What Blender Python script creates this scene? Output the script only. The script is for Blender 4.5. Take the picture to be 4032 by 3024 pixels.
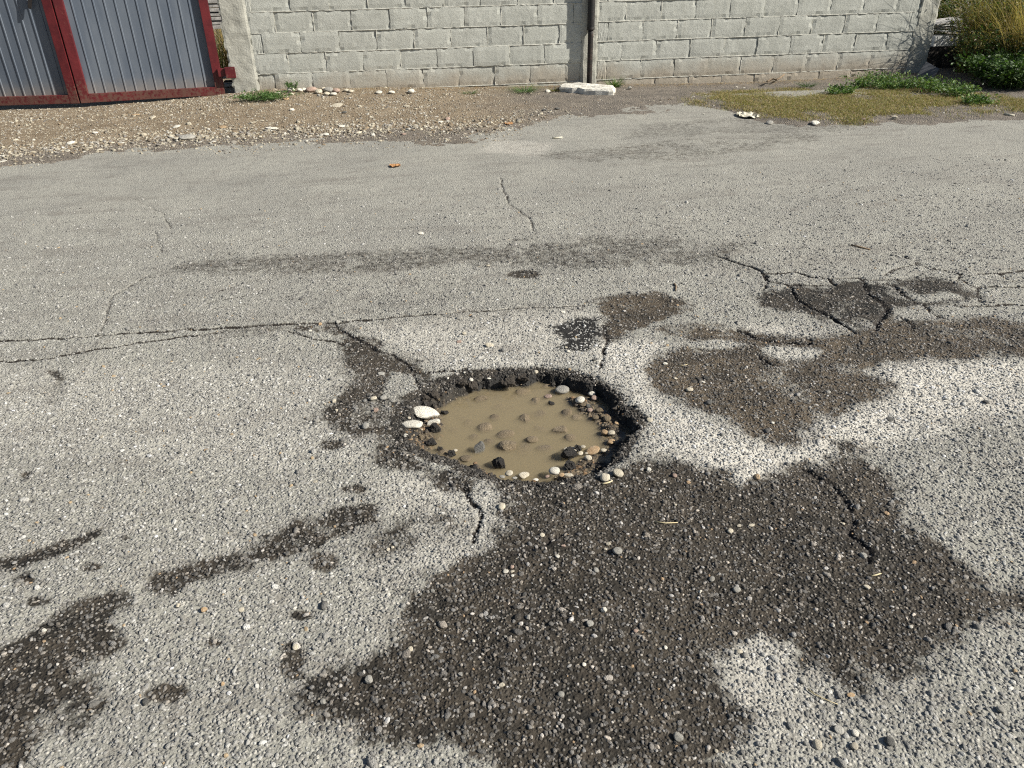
import bpy, bmesh, math, random
import numpy as np
from mathutils import Matrix, Vector

random.seed(7)
RNG = np.random.default_rng(11)
for o in list(bpy.data.objects):
    bpy.data.objects.remove(o)
SC = bpy.context.scene
COL = SC.collection

# ------------------------------------------------------------------ camera
F, TILT, ROLL, YAW, CAMZ = 3028.0, 0.51736, -0.0196, 0.12809, 1.40
_fw = np.array([math.sin(YAW) * math.cos(TILT), math.cos(YAW) * math.cos(TILT), -math.sin(TILT)])
_r0 = np.array([math.cos(YAW), -math.sin(YAW), 0.0])
_u0 = np.cross(_r0, _fw)
_rt = math.cos(ROLL) * _r0 + math.sin(ROLL) * _u0
_up = -math.sin(ROLL) * _r0 + math.cos(ROLL) * _u0
cam = bpy.data.cameras.new('camera')
cam.sensor_width = 36.0
cam.lens = F / 4032 * 36.0
cam.clip_start = 0.05
cam.clip_end = 2000
cam_o = bpy.data.objects.new('camera', cam)
cam_o.matrix_world = Matrix(((_rt[0], _up[0], -_fw[0], 0), (_rt[1], _up[1], -_fw[1], 0),
                             (_rt[2], _up[2], -_fw[2], CAMZ), (0, 0, 0, 1)))
COL.objects.link(cam_o)
SC.camera = cam_o

# ------------------------------------------------------------------ sky, sun, exposure
SUN_A, SUN_E = math.radians(22), math.radians(36)
world = bpy.data.worlds.new('World')
SC.world = world
world.use_nodes = True
wn = world.node_tree
wn.nodes.clear()
sky = wn.nodes.new('ShaderNodeTexSky')
sky.sky_type = 'NISHITA'
sky.sun_disc = False
sky.sun_elevation = SUN_E
sky.sun_rotation = math.pi / 2 + SUN_A
bg = wn.nodes.new('ShaderNodeBackground')
bg.inputs['Strength'].default_value = 0.05
wo = wn.nodes.new('ShaderNodeOutputWorld')
wn.links.new(sky.outputs[0], bg.inputs[0])
wn.links.new(bg.outputs[0], wo.inputs[0])
sun = bpy.data.lights.new('sun', 'SUN')
sun.energy = 5.0
sun.angle = math.radians(0.5)
sun.color = (1.0, 0.95, 0.85)
sun_o = bpy.data.objects.new('sun', sun)
sd = Vector((math.cos(SUN_A) * math.cos(SUN_E), -math.sin(SUN_A) * math.cos(SUN_E), math.sin(SUN_E)))
sun_o.rotation_euler = sd.to_track_quat('Z', 'Y').to_euler()
sun_o.location = (6, -4, 8)
COL.objects.link(sun_o)
SC.view_settings.view_transform = 'Standard'
SC.view_settings.look = 'None'
SC.view_settings.exposure = 0.72
SC.view_settings.gamma = 1.0
SC.view_settings.use_curve_mapping = False
SC.render.engine = 'CYCLES'
SC.cycles.use_denoising = False
SC.cycles.filter_width = 1.15
SC.cycles.volume_bounces = 2
SC.cycles.transparent_max_bounces = 16

# ------------------------------------------------------------------ helpers
WALL_Y = 9.146
VS = 4032 / 2212.0


def G(x, y, z=0.0):
    """photo pixel -> point on the level z"""
    d = _fw * F + _rt * (x - 2016) - _up * (y - 1512)
    t = (z - CAMZ) / d[2]
    return np.array([d[0] * t, d[1] * t, z])


def GV(x, y, z=0.0):
    return G(x * VS, y * VS, z)


def W(x, y, plane=WALL_Y):
    d = _fw * F + _rt * (x - 2016) - _up * (y - 1512)
    t = plane / d[1]
    return np.array([d[0] * t, plane, CAMZ + d[2] * t])


def polyV(pts):
    return np.array([GV(*p)[:2] for p in pts])


def hash2(ix, iy, seed):
    h = (ix.astype(np.int64) * 374761393 + iy.astype(np.int64) * 668265263 + seed * 1442695041) & 0xFFFFFFFF
    h = ((h ^ (h >> 13)) * 1274126177) & 0xFFFFFFFF
    h = (h ^ (h >> 16)) & 0xFFFFFF
    return h / float(0xFFFFFF)


def vnoise(x, y, seed=0):
    ix, iy = np.floor(x), np.floor(y)
    fx, fy = x - ix, y - iy
    fx = fx * fx * (3 - 2 * fx)
    fy = fy * fy * (3 - 2 * fy)
    a = hash2(ix, iy, seed); b = hash2(ix + 1, iy, seed)
    c = hash2(ix, iy + 1, seed); d = hash2(ix + 1, iy + 1, seed)
    return (a * (1 - fx) + b * fx) * (1 - fy) + (c * (1 - fx) + d * fx) * fy - 0.5


def fbm(x, y, freq, octs=4, seed=0, gain=0.5):
    s = np.zeros_like(x); a = 1.0
    for k in range(octs):
        s += a * vnoise(x * freq + 17.3 * k, y * freq - 9.1 * k, seed + k)
        freq *= 2.03; a *= gain
    return s


def sstep(a, b, x):
    t = np.clip((x - a) / (b - a), 0, 1)
    return t * t * (3 - 2 * t)


def seg_dist(px, py, poly, closed):
    n = len(poly)
    best = np.full(px.shape, 1e9)
    for i in range(n if closed else n - 1):
        ax, ay = poly[i]; bx, by = poly[(i + 1) % n]
        ex, ey = bx - ax, by - ay
        l = ex * ex + ey * ey + 1e-12
        t = np.clip(((px - ax) * ex + (py - ay) * ey) / l, 0, 1)
        best = np.minimum(best, (px - ax - t * ex) ** 2 + (py - ay - t * ey) ** 2)
    return np.sqrt(best)


def sdf(px, py, poly, margin=0.4):
    """signed distance, negative inside; +margin far away"""
    out = np.full(px.shape, margin)
    lo = poly.min(0) - margin; hi = poly.max(0) + margin
    m = (px > lo[0]) & (px < hi[0]) & (py > lo[1]) & (py < hi[1])
    if not m.any():
        return out
    x, y = px[m], py[m]
    d = seg_dist(x, y, poly, True)
    ins = np.zeros(x.shape, bool)
    n = len(poly)
    for i in range(n):
        ax, ay = poly[i]; bx, by = poly[(i + 1) % n]
        c = (ay > y) != (by > y)
        xx = ax + (y - ay) * (bx - ax) / ((by - ay) if abs(by - ay) > 1e-12 else 1e-12)
        ins ^= c & (x < xx)
    out[m] = np.minimum(np.where(ins, -d, d), margin)
    return out


def line_dist(px, py, poly, margin=0.3):
    out = np.full(px.shape, margin)
    lo = poly.min(0) - margin; hi = poly.max(0) + margin
    m = (px > lo[0]) & (px < hi[0]) & (py > lo[1]) & (py < hi[1])
    if m.any():
        out[m] = np.minimum(seg_dist(px[m], py[m], poly, False), margin)
    return out


def mesh_obj(name, verts, faces, mat=None, parent=None, smooth=False):
    me = bpy.data.meshes.new(name)
    me.from_pydata([tuple(v) for v in verts], [], [tuple(f) for f in faces])
    if mat: me.materials.append(mat)
    if smooth:
        me.polygons.foreach_set('use_smooth', [True] * len(me.polygons))
    me.update()
    o = bpy.data.objects.new(name, me)
    COL.objects.link(o)
    if parent: o.parent = parent
    return o


def link_mesh(name, me, loc=(0, 0, 0), rot=(0, 0, 0), scale=(1, 1, 1), parent=None):
    o = bpy.data.objects.new(name, me)
    o.location = loc; o.rotation_euler = rot; o.scale = scale
    COL.objects.link(o)
    if parent: o.parent = parent
    return o


def empty(name, loc):
    o = bpy.data.objects.new(name, None)
    o.empty_display_size = 0.1
    o.location = loc
    COL.objects.link(o)
    return o


def tag(o, label=None, cat=None, group=None, kind=None):
    if label: o['label'] = label
    if cat: o['category'] = cat
    if group: o['group'] = group
    if kind: o['kind'] = kind
    return o


def fast_mesh(name, verts, quads, mat, attrs=None, smooth=True, parent=None, nper=4):
    """big meshes: numpy arrays straight into the mesh"""
    me = bpy.data.meshes.new(name)
    nv, nq = len(verts), len(quads)
    me.vertices.add(nv)
    me.vertices.foreach_set('co', np.ascontiguousarray(verts, np.float32).ravel())
    me.loops.add(nq * nper)
    me.loops.foreach_set('vertex_index', np.ascontiguousarray(quads, np.int32).ravel())
    me.polygons.add(nq)
    me.polygons.foreach_set('loop_start', np.arange(0, nq * nper, nper, dtype=np.int32))
    me.polygons.foreach_set('use_smooth', np.full(nq, smooth))
    for k, a in (attrs or {}).items():
        if a.ndim == 1:
            at = me.attributes.new(k, 'FLOAT', 'POINT'); at.data.foreach_set('value', a.astype(np.float32))
        else:
            at = me.attributes.new(k, 'FLOAT_COLOR', 'POINT'); at.data.foreach_set('color', a.astype(np.float32).ravel())
    if mat: me.materials.append(mat)
    me.update(calc_edges=True)
    me.validate()
    o = bpy.data.objects.new(name, me)
    COL.objects.link(o)
    if parent: o.parent = parent
    return o


# ------------------------------------------------------------------ materials
class NT:
    def __init__(self, name):
        self.m = bpy.data.materials.new(name)
        self.m.use_nodes = True
        self.t = self.m.node_tree
        self.t.nodes.clear()
        self.out = self.n('ShaderNodeOutputMaterial')

    def n(self, typ, **kw):
        nd = self.t.nodes.new(typ)
        for k, v in kw.items():
            if k.startswith('_'):
                setattr(nd, k[1:], v)
        return nd

    def l(self, a, b):
        self.t.links.new(a, b)

    def val(self, nd, sock, v):
        s = nd.inputs[sock]
        if isinstance(v, bpy.types.NodeSocket):
            self.l(v, s)
        else:
            s.default_value = v

    def coord(self, which='Object'):
        return self.n('ShaderNodeTexCoord').outputs[which]

    def noise(self, vec, scale, detail=3, rough=0.55, out='Fac'):
        nd = self.n('ShaderNodeTexNoise')
        self.l(vec, nd.inputs['Vector'])
        nd.inputs['Scale'].default_value = scale
        nd.inputs['Detail'].default_value = detail
        nd.inputs['Roughness'].default_value = rough
        return nd.outputs[out]

    def voro(self, vec, scale, feature='F1', rnd=1.0):
        nd = self.n('ShaderNodeTexVoronoi', _feature=feature)
        self.l(vec, nd.inputs['Vector'])
        nd.inputs['Scale'].default_value = scale
        nd.inputs['Randomness'].default_value = rnd
        return nd

    def math(self, op, a, b=0.0, c=0.0, clamp=False):
        nd = self.n('ShaderNodeMath', _operation=op, _use_clamp=clamp)
        self.val(nd, 0, a); self.val(nd, 1, b)
        if op in ('MULTIPLY_ADD', 'SMOOTH_MIN', 'WRAP'):
            self.val(nd, 2, c)
        return nd.outputs[0]

    def remap(self, v, a, b, c=0.0, d=1.0, smooth=True):
        nd = self.n('ShaderNodeMapRange', _interpolation_type='SMOOTHSTEP' if smooth else 'LINEAR')
        self.val(nd, 'Value', v)
        nd.inputs['From Min'].default_value = a; nd.inputs['From Max'].default_value = b
        nd.inputs['To Min'].default_value = c; nd.inputs['To Max'].default_value = d
        return nd.outputs[0]

    def mix(self, fac, a, b, blend='MIX'):
        nd = self.n('ShaderNodeMix', _data_type='RGBA', _blend_type=blend)
        self.val(nd, 0, fac)
        for i, v in ((6, a), (7, b)):
            if isinstance(v, bpy.types.NodeSocket): self.l(v, nd.inputs[i])
            else: nd.inputs[i].default_value = (*v, 1.0) if len(v) == 3 else v
        return nd.outputs[2]

    def attr(self, name, typ='GEOMETRY', out='Fac'):
        nd = self.n('ShaderNodeAttribute', _attribute_name=name, _attribute_type=typ)
        return nd.outputs[out]

    def bump(self, h, dist, strength=1.0, normal=None):
        nd = self.n('ShaderNodeBump')
        nd.inputs['Strength'].default_value = strength
        nd.inputs['Distance'].default_value = dist
        self.l(h, nd.inputs['Height'])
        if normal is not None: self.l(normal, nd.inputs['Normal'])
        return nd.outputs[0]

    def ramp(self, v, stops):
        nd = self.n('ShaderNodeValToRGB')
        self.l(v, nd.inputs[0])
        e = nd.color_ramp.elements
        while len(e) < len(stops): e.new(0.5)
        for i, (p, c) in enumerate(stops):
            e[i].position = p; e[i].color = (*c, 1)
        return nd.outputs[0]

    def pbr(self, color, rough=0.9, normal=None, spec=0.3, metallic=0.0):
        nd = self.n('ShaderNodeBsdfPrincipled')
        if isinstance(color, bpy.types.NodeSocket): self.l(color, nd.inputs['Base Color'])
        else: nd.inputs['Base Color'].default_value = (*color, 1)
        self.val(nd, 'Roughness', rough)
        nd.inputs['Specular IOR Level'].default_value = spec
        nd.inputs['Metallic'].default_value = metallic
        if normal is not None: self.l(normal, nd.inputs['Normal'])
        return nd.outputs[0]

    def done(self, shader):
        self.l(shader, self.out.inputs['Surface'])
        return self.m


def mat_road():
    t = NT('asphalt')
    P = t.coord()
    wet0 = t.attr('wet'); tar = t.attr('tar'); dust = t.attr('dust'); crk = t.attr('crack'); mud = t.attr('mud')
    nf = t.noise(P, 26, 6, 0.82)
    wet = t.remap(t.math('ADD', wet0, t.math('MULTIPLY', t.math('SUBTRACT', nf, 0.5), 1.5)), 0.28, 0.76)
    vo = t.voro(P, 105)
    vr = t.n('ShaderNodeSeparateColor'); t.l(vo.outputs['Color'], vr.inputs[0])
    stone = t.ramp(vr.outputs[0], [(0.0, (0.11, 0.108, 0.105)), (0.25, (0.24, 0.235, 0.22)), (0.6, (0.33, 0.32, 0.295)),
                                   (0.85, (0.43, 0.41, 0.37)), (1.0, (0.58, 0.55, 0.49))])
    big = t.noise(P, 1.3, 4, 0.6)
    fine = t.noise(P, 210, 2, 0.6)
    dusty = t.mix(t.remap(big, 0.3, 0.7), (0.258, 0.252, 0.222), (0.322, 0.314, 0.272))
    dusty = t.mix(dust, dusty, (0.57, 0.54, 0.475))
    dry = t.mix(t.math('MULTIPLY', t.remap(vo.outputs['Distance'], 0.62, 0.35), 0.62), dusty, stone)
    pit_shade = t.remap(fine, 0.43, 0.36)  # near-black specks: shade of small surface pits painted into the dry colour
    dry = t.mix(t.math('MULTIPLY', pit_shade, 0.7), dry, (0.055, 0.05, 0.045))
    patch = t.noise(P, 9, 4, 0.65)
    dry = t.mix(t.math('MULTIPLY', t.remap(patch, 0.52, 0.72), 0.40), dry, (0.15, 0.13, 0.115))
    mpx = t.n('ShaderNodeMapping'); t.l(P, mpx.inputs[0]); mpx.inputs['Scale'].default_value = (0.55, 2.6, 1.0)
    strk = t.noise(mpx.outputs[0], 2.2, 6, 0.72)
    dry = t.mix(t.math('MULTIPLY', t.remap(strk, 0.47, 0.72), 0.50), dry, (0.150, 0.136, 0.120))
    gr = t.noise(P, 34, 4, 0.85)
    dry = t.mix(t.math('MULTIPLY', t.remap(gr, 0.55, 0.75), 0.45), dry, (0.12, 0.105, 0.092))
    dry = t.mix(t.math('MULTIPLY', t.remap(gr, 0.46, 0.28), 0.40), dry, (0.46, 0.44, 0.39))
    bnd = t.mix(t.remap(t.noise(P, 14, 3, 0.6), 0.4, 0.65), (0.015, 0.0138, 0.0115), (0.042, 0.035, 0.027))
    bnd = t.mix(t.math('MULTIPLY', t.remap(t.noise(P, 2.6, 5, 0.7), 0.45, 0.66), 0.7), bnd, (0.060, 0.051, 0.040))
    bnd = t.mix(t.math('MULTIPLY', mud, t.remap(t.noise(P, 6, 4, 0.7), 0.38, 0.60, 0.25, 1.0)), bnd, (0.115, 0.090, 0.062))
    wstone = t.mix(1.0, stone, (0.62, 0.58, 0.53), 'MULTIPLY')
    wmask = t.math('MULTIPLY', t.remap(vo.outputs['Distance'], 0.42, 0.25), t.remap(vr.outputs[1], 0.45, 0.75))
    wetc = t.mix(t.math('MULTIPLY', wmask, 0.75), bnd, wstone)
    c = t.mix(wet, dry, wetc)
    tarm = t.remap(t.math('ADD', tar, t.math('MULTIPLY', t.math('SUBTRACT', t.noise(P, 80, 3, 0.75), 0.5), 1.1)), 0.35, 0.65)
    c = t.mix(tarm, c, (0.022, 0.021, 0.020))
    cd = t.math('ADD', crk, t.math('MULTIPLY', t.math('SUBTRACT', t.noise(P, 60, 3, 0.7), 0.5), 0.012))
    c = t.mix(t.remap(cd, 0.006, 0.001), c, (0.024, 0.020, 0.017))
    h = t.math('ADD', t.math('MULTIPLY', t.remap(vo.outputs['Distance'], 0.6, 0.05, 0, 1), 0.8),
               t.math('ADD', t.math('MULTIPLY', t.noise(P, 150, 3, 0.7), 0.9), t.math('MULTIPLY', t.noise(P, 40, 3, 0.6), 0.7)))
    nrm = t.bump(h, 0.0045, 1.0)
    rough = t.math('SUBTRACT', 0.95, t.math('MULTIPLY', wet, 0.22))
    return t.done(t.pbr(c, rough, nrm, 0.25))


def mat_chip():
    t = NT('aggregate_stone')
    P = t.coord('Generated')
    c0 = t.attr('col', 'INSTANCER', 'Color')
    c = t.mix(t.math('MULTIPLY', t.remap(t.noise(t.coord(), 1.5, 3), 0.35, 0.7), 0.35), c0, (0.16, 0.14, 0.12))
    return t.done(t.pbr(c, 0.85, t.bump(t.noise(t.coord(), 3.0, 3), 0.25, 0.5), 0.3))


def mat_stone(name, c1, c2, rough=0.75, vein=0.3, scale=18, spec=0.35):
    t = NT(name)
    P = t.coord()
    rnd = t.n('ShaderNodeObjectInfo').outputs['Random']
    mp = t.n('ShaderNodeVectorMath', _operation='ADD')
    t.l(P, mp.inputs[0]); t.l(rnd, mp.inputs[1])
    v = mp.outputs[0]
    n1 = t.noise(v, 1.2, 5, 0.65)
    c = t.mix(t.remap(n1, 0.3, 0.7), c1, c2)
    c = t.mix(t.math('MULTIPLY', t.remap(t.noise(v, 4.5, 5, 0.75), 0.56, 0.68), vein), c, tuple(x * 0.35 for x in c1))
    br = t.remap(rnd, 0, 1, 0.78, 1.12, False)
    hs = t.n('ShaderNodeHueSaturation'); t.l(br, hs.inputs['Value']); t.l(c, hs.inputs['Color'])
    return t.done(t.pbr(hs.outputs[0], rough, t.bump(t.noise(v, 6, 4, 0.7), 0.08, 0.6), spec))


def mat_simple(name, c1, c2, scale, rough=0.9, bump=0.003, bscale=60, spec=0.3, detail=4, metallic=0.0, lo=0.35, hi=0.65):
    t = NT(name)
    P = t.coord()
    c = t.mix(t.remap(t.noise(P, scale, detail, 0.65), lo, hi), c1, c2)
    return t.done(t.pbr(c, rough, t.bump(t.noise(P, bscale, 4, 0.7), bump, 1.0), spec, metallic))


def mat_block():
    t = NT('concrete_block')
    ob = t.coord()
    rnd = t.n('ShaderNodeObjectInfo').outputs['Random']
    geo = t.n('ShaderNodeNewGeometry').outputs['Position']
    sx = t.n('ShaderNodeSeparateXYZ'); t.l(geo, sx.inputs[0])
    z = sx.outputs['Z']
    c = t.mix(t.remap(t.noise(geo, 5, 4, 0.6), 0.3, 0.7), (0.40, 0.406, 0.368), (0.475, 0.482, 0.44))
    c = t.mix(t.remap(rnd, 0, 1, 0.0, 0.22, False), c, (0.32, 0.325, 0.305))
    # fine pores
    c = t.mix(t.math('MULTIPLY', t.remap(t.noise(geo, 190, 2, 0.6), 0.40, 0.33), 0.55), c, (0.16, 0.155, 0.14))
    # soil splashed on the lowest courses
    n2 = t.noise(geo, 3.0, 4, 0.65)
    d = t.math('ADD', z, t.math('MULTIPLY', t.math('SUBTRACT', n2, 0.5), 0.35))
    c = t.mix(t.math('MULTIPLY', t.remap(d, 0.30, 0.02), 0.75), c, (0.30, 0.25, 0.19))
    # vertical run marks
    mp = t.n('ShaderNodeMapping'); t.l(geo, mp.inputs[0]); mp.inputs['Scale'].default_value = (9, 1, 0.7)
    c = t.mix(t.math('MULTIPLY', t.remap(t.noise(mp.outputs[0], 1.0, 4, 0.7), 0.58, 0.78), 0.4), c, (0.27, 0.25, 0.21))
    h = t.math('ADD', t.noise(geo, 130, 3, 0.7), t.math('MULTIPLY', t.noise(geo, 45, 3, 0.6), 0.7))
    return t.done(t.pbr(c, 0.95, t.bump(h, 0.004, 1.0), 0.2))


def mat_leaf(name, rough=0.55):
    t = NT(name)
    c = t.attr('col', 'GEOMETRY', 'Color')
    s1 = t.pbr(c, rough, None, 0.4)
    tr = t.n('ShaderNodeBsdfTranslucent')
    cc = t.mix(1.0, c, (1.1, 1.2, 0.6), 'MULTIPLY')
    t.l(cc, tr.inputs[0])
    mx = t.n('ShaderNodeMixShader'); mx.inputs[0].default_value = 0.3
    t.l(s1, mx.inputs[1]); t.l(tr.outputs[0], mx.inputs[2])
    return t.done(mx.outputs[0])


def mat_verge():
    t = NT('verge_dirt')
    P = t.coord()
    gy = t.attr('grey')
    c = t.mix(t.remap(t.noise(P, 4, 5, 0.7), 0.35, 0.65), (0.195, 0.148, 0.096), (0.275, 0.218, 0.150))
    g = t.mix(t.remap(t.noise(P, 5, 5, 0.7), 0.35, 0.65), (0.125, 0.112, 0.098), (0.185, 0.162, 0.138))
    c = t.mix(gy, c, g)
    vo = t.voro(P, 70)
    vr = t.n('ShaderNodeSeparateColor'); t.l(vo.outputs['Color'], vr.inputs[0])
    m = t.math('MULTIPLY', t.remap(vo.outputs['Distance'], 0.45, 0.3), t.remap(vr.outputs[0], 0.62, 0.7))
    c = t.mix(t.math('MULTIPLY', m, 0.8), c, (0.46, 0.40, 0.31))
    c = t.mix(t.math('MULTIPLY', t.remap(t.noise(P, 90, 3, 0.7), 0.42, 0.34), 0.6), c, (0.07, 0.05, 0.035))
    h = t.math('ADD', t.noise(P, 60, 4, 0.7), t.remap(vo.outputs['Distance'], 0.5, 0.1))
    return t.done(t.pbr(c, 0.95, t.bump(h, 0.010, 1.0), 0.2))


def mat_paint(name, c1, c2, rust):
    t = NT(name)
    P = t.coord()
    c = t.mix(t.remap(t.noise(P, 7, 5, 0.7), 0.35, 0.65), c1, c2)
    sx = t.n('ShaderNodeSeparateXYZ'); t.l(P, sx.inputs[0])
    low = t.remap(sx.outputs['Z'], 0.40, 0.0, 0.0, 0.20)
    k = t.math('ADD', t.noise(P, 28, 5, 0.75), low)
    c = t.mix(t.math('MULTIPLY', t.remap(k, 0.60, 0.74), 0.75), c, rust)
    return t.done(t.pbr(c, 0.5, t.bump(t.noise(P, 70, 4), 0.002, 0.6), 0.4))


def mat_sheet():
    t = NT('galvanised_sheet')
    P = t.coord()
    mp = t.n('ShaderNodeMapping'); t.l(P, mp.inputs[0]); mp.inputs['Scale'].default_value = (5, 5, 1.0)
    c = t.mix(t.remap(t.noise(mp.outputs[0], 1.5, 5, 0.65), 0.3, 0.7), (0.085, 0.104, 0.135), (0.122, 0.142, 0.172))
    sx = t.n('ShaderNodeSeparateXYZ'); t.l(P, sx.inputs[0])
    d = t.math('ADD', sx.outputs['Z'], t.math('MULTIPLY', t.noise(P, 9, 4, 0.7), 0.16))
    c = t.mix(t.math('MULTIPLY', t.remap(d, 0.34, 0.10), 0.55), c, (0.27, 0.22, 0.17))
    c = t.mix(t.math('MULTIPLY', t.remap(t.noise(P, 55, 4, 0.8), 0.62, 0.7), 0.5), c, (0.14, 0.13, 0.13))
    return t.done(t.pbr(c, 0.5, t.bump(t.noise(P, 12, 3), 0.002, 0.4), 0.42, 0.0))


def mat_mudwater():
    t = NT('muddy_water')
    P = t.coord()
    fr = t.n('ShaderNodeFresnel'); fr.inputs[0].default_value = 1.33
    nrm = t.bump(t.noise(P, 5, 2), 0.0012, 0.3)
    gl = t.n('ShaderNodeBsdfGlossy'); gl.inputs['Roughness'].default_value = 0.03
    t.l(nrm, gl.inputs['Normal']); t.l(nrm, fr.inputs['Normal'])
    tp = t.n('ShaderNodeBsdfTransparent')
    mx = t.n('ShaderNodeMixShader')
    bf = t.n('ShaderNodeNewGeometry').outputs['Backfacing']
    t.l(t.math('MULTIPLY', fr.outputs[0], t.math('SUBTRACT', 1.0, bf)), mx.inputs[0]); t.l(tp.outputs[0], mx.inputs[1]); t.l(gl.outputs[0], mx.inputs[2])
    vs = t.n('ShaderNodeVolumeScatter')
    vs.inputs['Color'].default_value = (0.80, 0.68, 0.46, 1); vs.inputs['Density'].default_value = 34
    vs.inputs['Anisotropy'].default_value = 0.0
    va = t.n('ShaderNodeVolumeAbsorption')
    va.inputs['Color'].default_value = (0.54, 0.455, 0.27, 1); va.inputs['Density'].default_value = 40
    ad = t.n('ShaderNodeAddShader'); t.l(vs.outputs[0], ad.inputs[0]); t.l(va.outputs[0], ad.inputs[1])
    t.l(mx.outputs[0], t.out.inputs['Surface']); t.l(ad.outputs[0], t.out.inputs['Volume'])
    return t.m


M = {
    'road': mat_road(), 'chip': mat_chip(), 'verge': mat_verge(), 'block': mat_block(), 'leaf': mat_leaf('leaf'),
    'dryleaf': mat_leaf('dry_leaf', 0.8),
    'cream': mat_stone('cream_limestone', (0.62, 0.55, 0.42), (0.72, 0.66, 0.54), 0.8, 0.25),
    'white': mat_stone('white_limestone', (0.74, 0.70, 0.60), (0.82, 0.78, 0.69), 0.85, 0.2),
    'greyst': mat_stone('grey_pebble', (0.36, 0.345, 0.31), (0.47, 0.45, 0.40), 0.7, 0.4),
    'darkst': mat_stone('dark_pebble', (0.10, 0.098, 0.092), (0.17, 0.165, 0.15), 0.6, 0.3),
    'warm': mat_stone('ochre_stone', (0.50, 0.33, 0.18), (0.60, 0.46, 0.30), 0.75, 0.35),
    'pink': mat_stone('pinkish_stone', (0.42, 0.29, 0.23), (0.52, 0.40, 0.33), 0.75, 0.3),
    'muddy': mat_stone('mud_coated_stone', (0.19, 0.148, 0.095), (0.26, 0.205, 0.135), 0.55, 0.35),
    'lump': mat_simple('broken_asphalt', (0.016, 0.015, 0.014), (0.075, 0.062, 0.05), 60, 0.55, 0.006, 90, 0.5, 5, 0, 0.45, 0.68),
    'dustlump': mat_simple('dusty_asphalt', (0.028, 0.025, 0.022), (0.15, 0.125, 0.10), 35, 0.85, 0.006, 90, 0.3, 5, 0, 0.40, 0.66),
    'mortar': mat_simple('mortar', (0.37, 0.365, 0.325), (0.50, 0.49, 0.44), 20, 0.95, 0.006, 70, 0.2),
    'concrete': mat_simple('poured_concrete', (0.34, 0.335, 0.295), (0.44, 0.435, 0.385), 5, 0.95, 0.006, 50, 0.2),
    'slabst': mat_simple('rough_concrete_slab', (0.46, 0.44, 0.39), (0.66, 0.64, 0.58), 14, 0.95, 0.012, 40, 0.2),
    'red': mat_paint('red_paint', (0.075, 0.008, 0.011), (0.118, 0.013, 0.016), (0.11, 0.062, 0.046)),
    'sheet': mat_sheet(),
    'pole': mat_simple('rusty_dark_steel', (0.010, 0.008, 0.007), (0.040, 0.023, 0.017), 16, 0.6, 0.003, 60, 0.4, 5, 0, 0.42, 0.72),
    'poleup': mat_simple('black_steel', (0.010, 0.010, 0.011), (0.024, 0.020, 0.019), 12, 0.5, 0.002, 60, 0.4),
    'water': mat_mudwater(),
    'plank': mat_simple('weathered_plank', (0.30, 0.29, 0.28), (0.48, 0.46, 0.44), 9, 0.9, 0.004, 40),
    'dark': mat_simple('dark_timber', (0.03, 0.028, 0.026), (0.07, 0.06, 0.055), 12, 0.9, 0.003, 40),
    'whiteblk': mat_simple('white_block', (0.66, 0.66, 0.65), (0.78, 0.78, 0.77), 8, 0.9, 0.002, 60),
    'tile': mat_simple('grey_tile', (0.10, 0.105, 0.118), (0.14, 0.145, 0.158), 8, 0.8, 0.001, 60, 0.3),
    'litter': mat_simple('pale_litter', (0.44, 0.41, 0.32), (0.58, 0.55, 0.45), 18, 0.7, 0.002, 60),
    'twig': mat_simple('dry_twig', (0.13, 0.095, 0.065), (0.24, 0.18, 0.12), 60, 0.9, 0.001, 200),
    'straw': mat_simple('straw', (0.46, 0.38, 0.22), (0.58, 0.50, 0.32), 40, 0.8, 0.0005, 200),
    'deadleaf': mat_simple('dead_leaf', (0.26, 0.13, 0.055), (0.36, 0.20, 0.09), 50, 0.8, 0.001, 120),
    'ground': mat_simple('soil', (0.20, 0.15, 0.10), (0.28, 0.22, 0.15), 2.0, 0.95, 0.01, 40),
}

# ================================================================== THE ROAD
def grow(a, b, s0, g, smax):
    out = [a]; s = s0; sg = 1 if b > a else -1
    while (out[-1] - b) * sg < 0:
        s = min(s * g, smax); out.append(out[-1] + sg * s)
    return out


D0 = 0.0062
ys = list(np.arange(0.75, 3.45, D0))
ys = [-60, -20, -6, -2, -0.6, 0.2, 0.5, 0.65] + ys + grow(ys[-1], 8.2, D0, 1.004, 0.022)[1:]
xs = list(np.arange(-1.35, 1.75, D0))
xs = [-60, -25, -12] + grow(xs[0], -7.5, D0, 1.02, 0.10)[1:][::-1] + xs + grow(xs[-1], 9.0, D0, 1.02, 0.10)[1:] + [14, 30, 60]
xs, ys = np.array(xs), np.array(ys)
X, Y = np.meshgrid(xs, ys)
x, y = X.ravel(), Y.ravel()

R6 = lambda u, v: G(1500 + u / 2.011, 1350 + v / 2.011)[:2]
rim = np.array([R6(*p) for p in [(165, 640), (190, 560), (245, 490), (310, 425), (420, 385), (540, 322), (680, 268), (850, 238), (1000, 222),
        (1150, 212), (1230, 196), (1330, 205), (1430, 228), (1530, 252), (1640, 285), (1750, 325), (1850, 400), (1945, 500), (2000, 570),
        (2012, 640), (1985, 720), (1910, 820), (1820, 905), (1710, 975), (1600, 1015), (1500, 1050), (1400, 1075), (1290, 1088), (1200, 1082),
        (1000, 1062), (880, 1035), (720, 1000), (650, 945), (560, 905), (430, 888), (300, 832), (205, 775), (165, 705)]])

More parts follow.
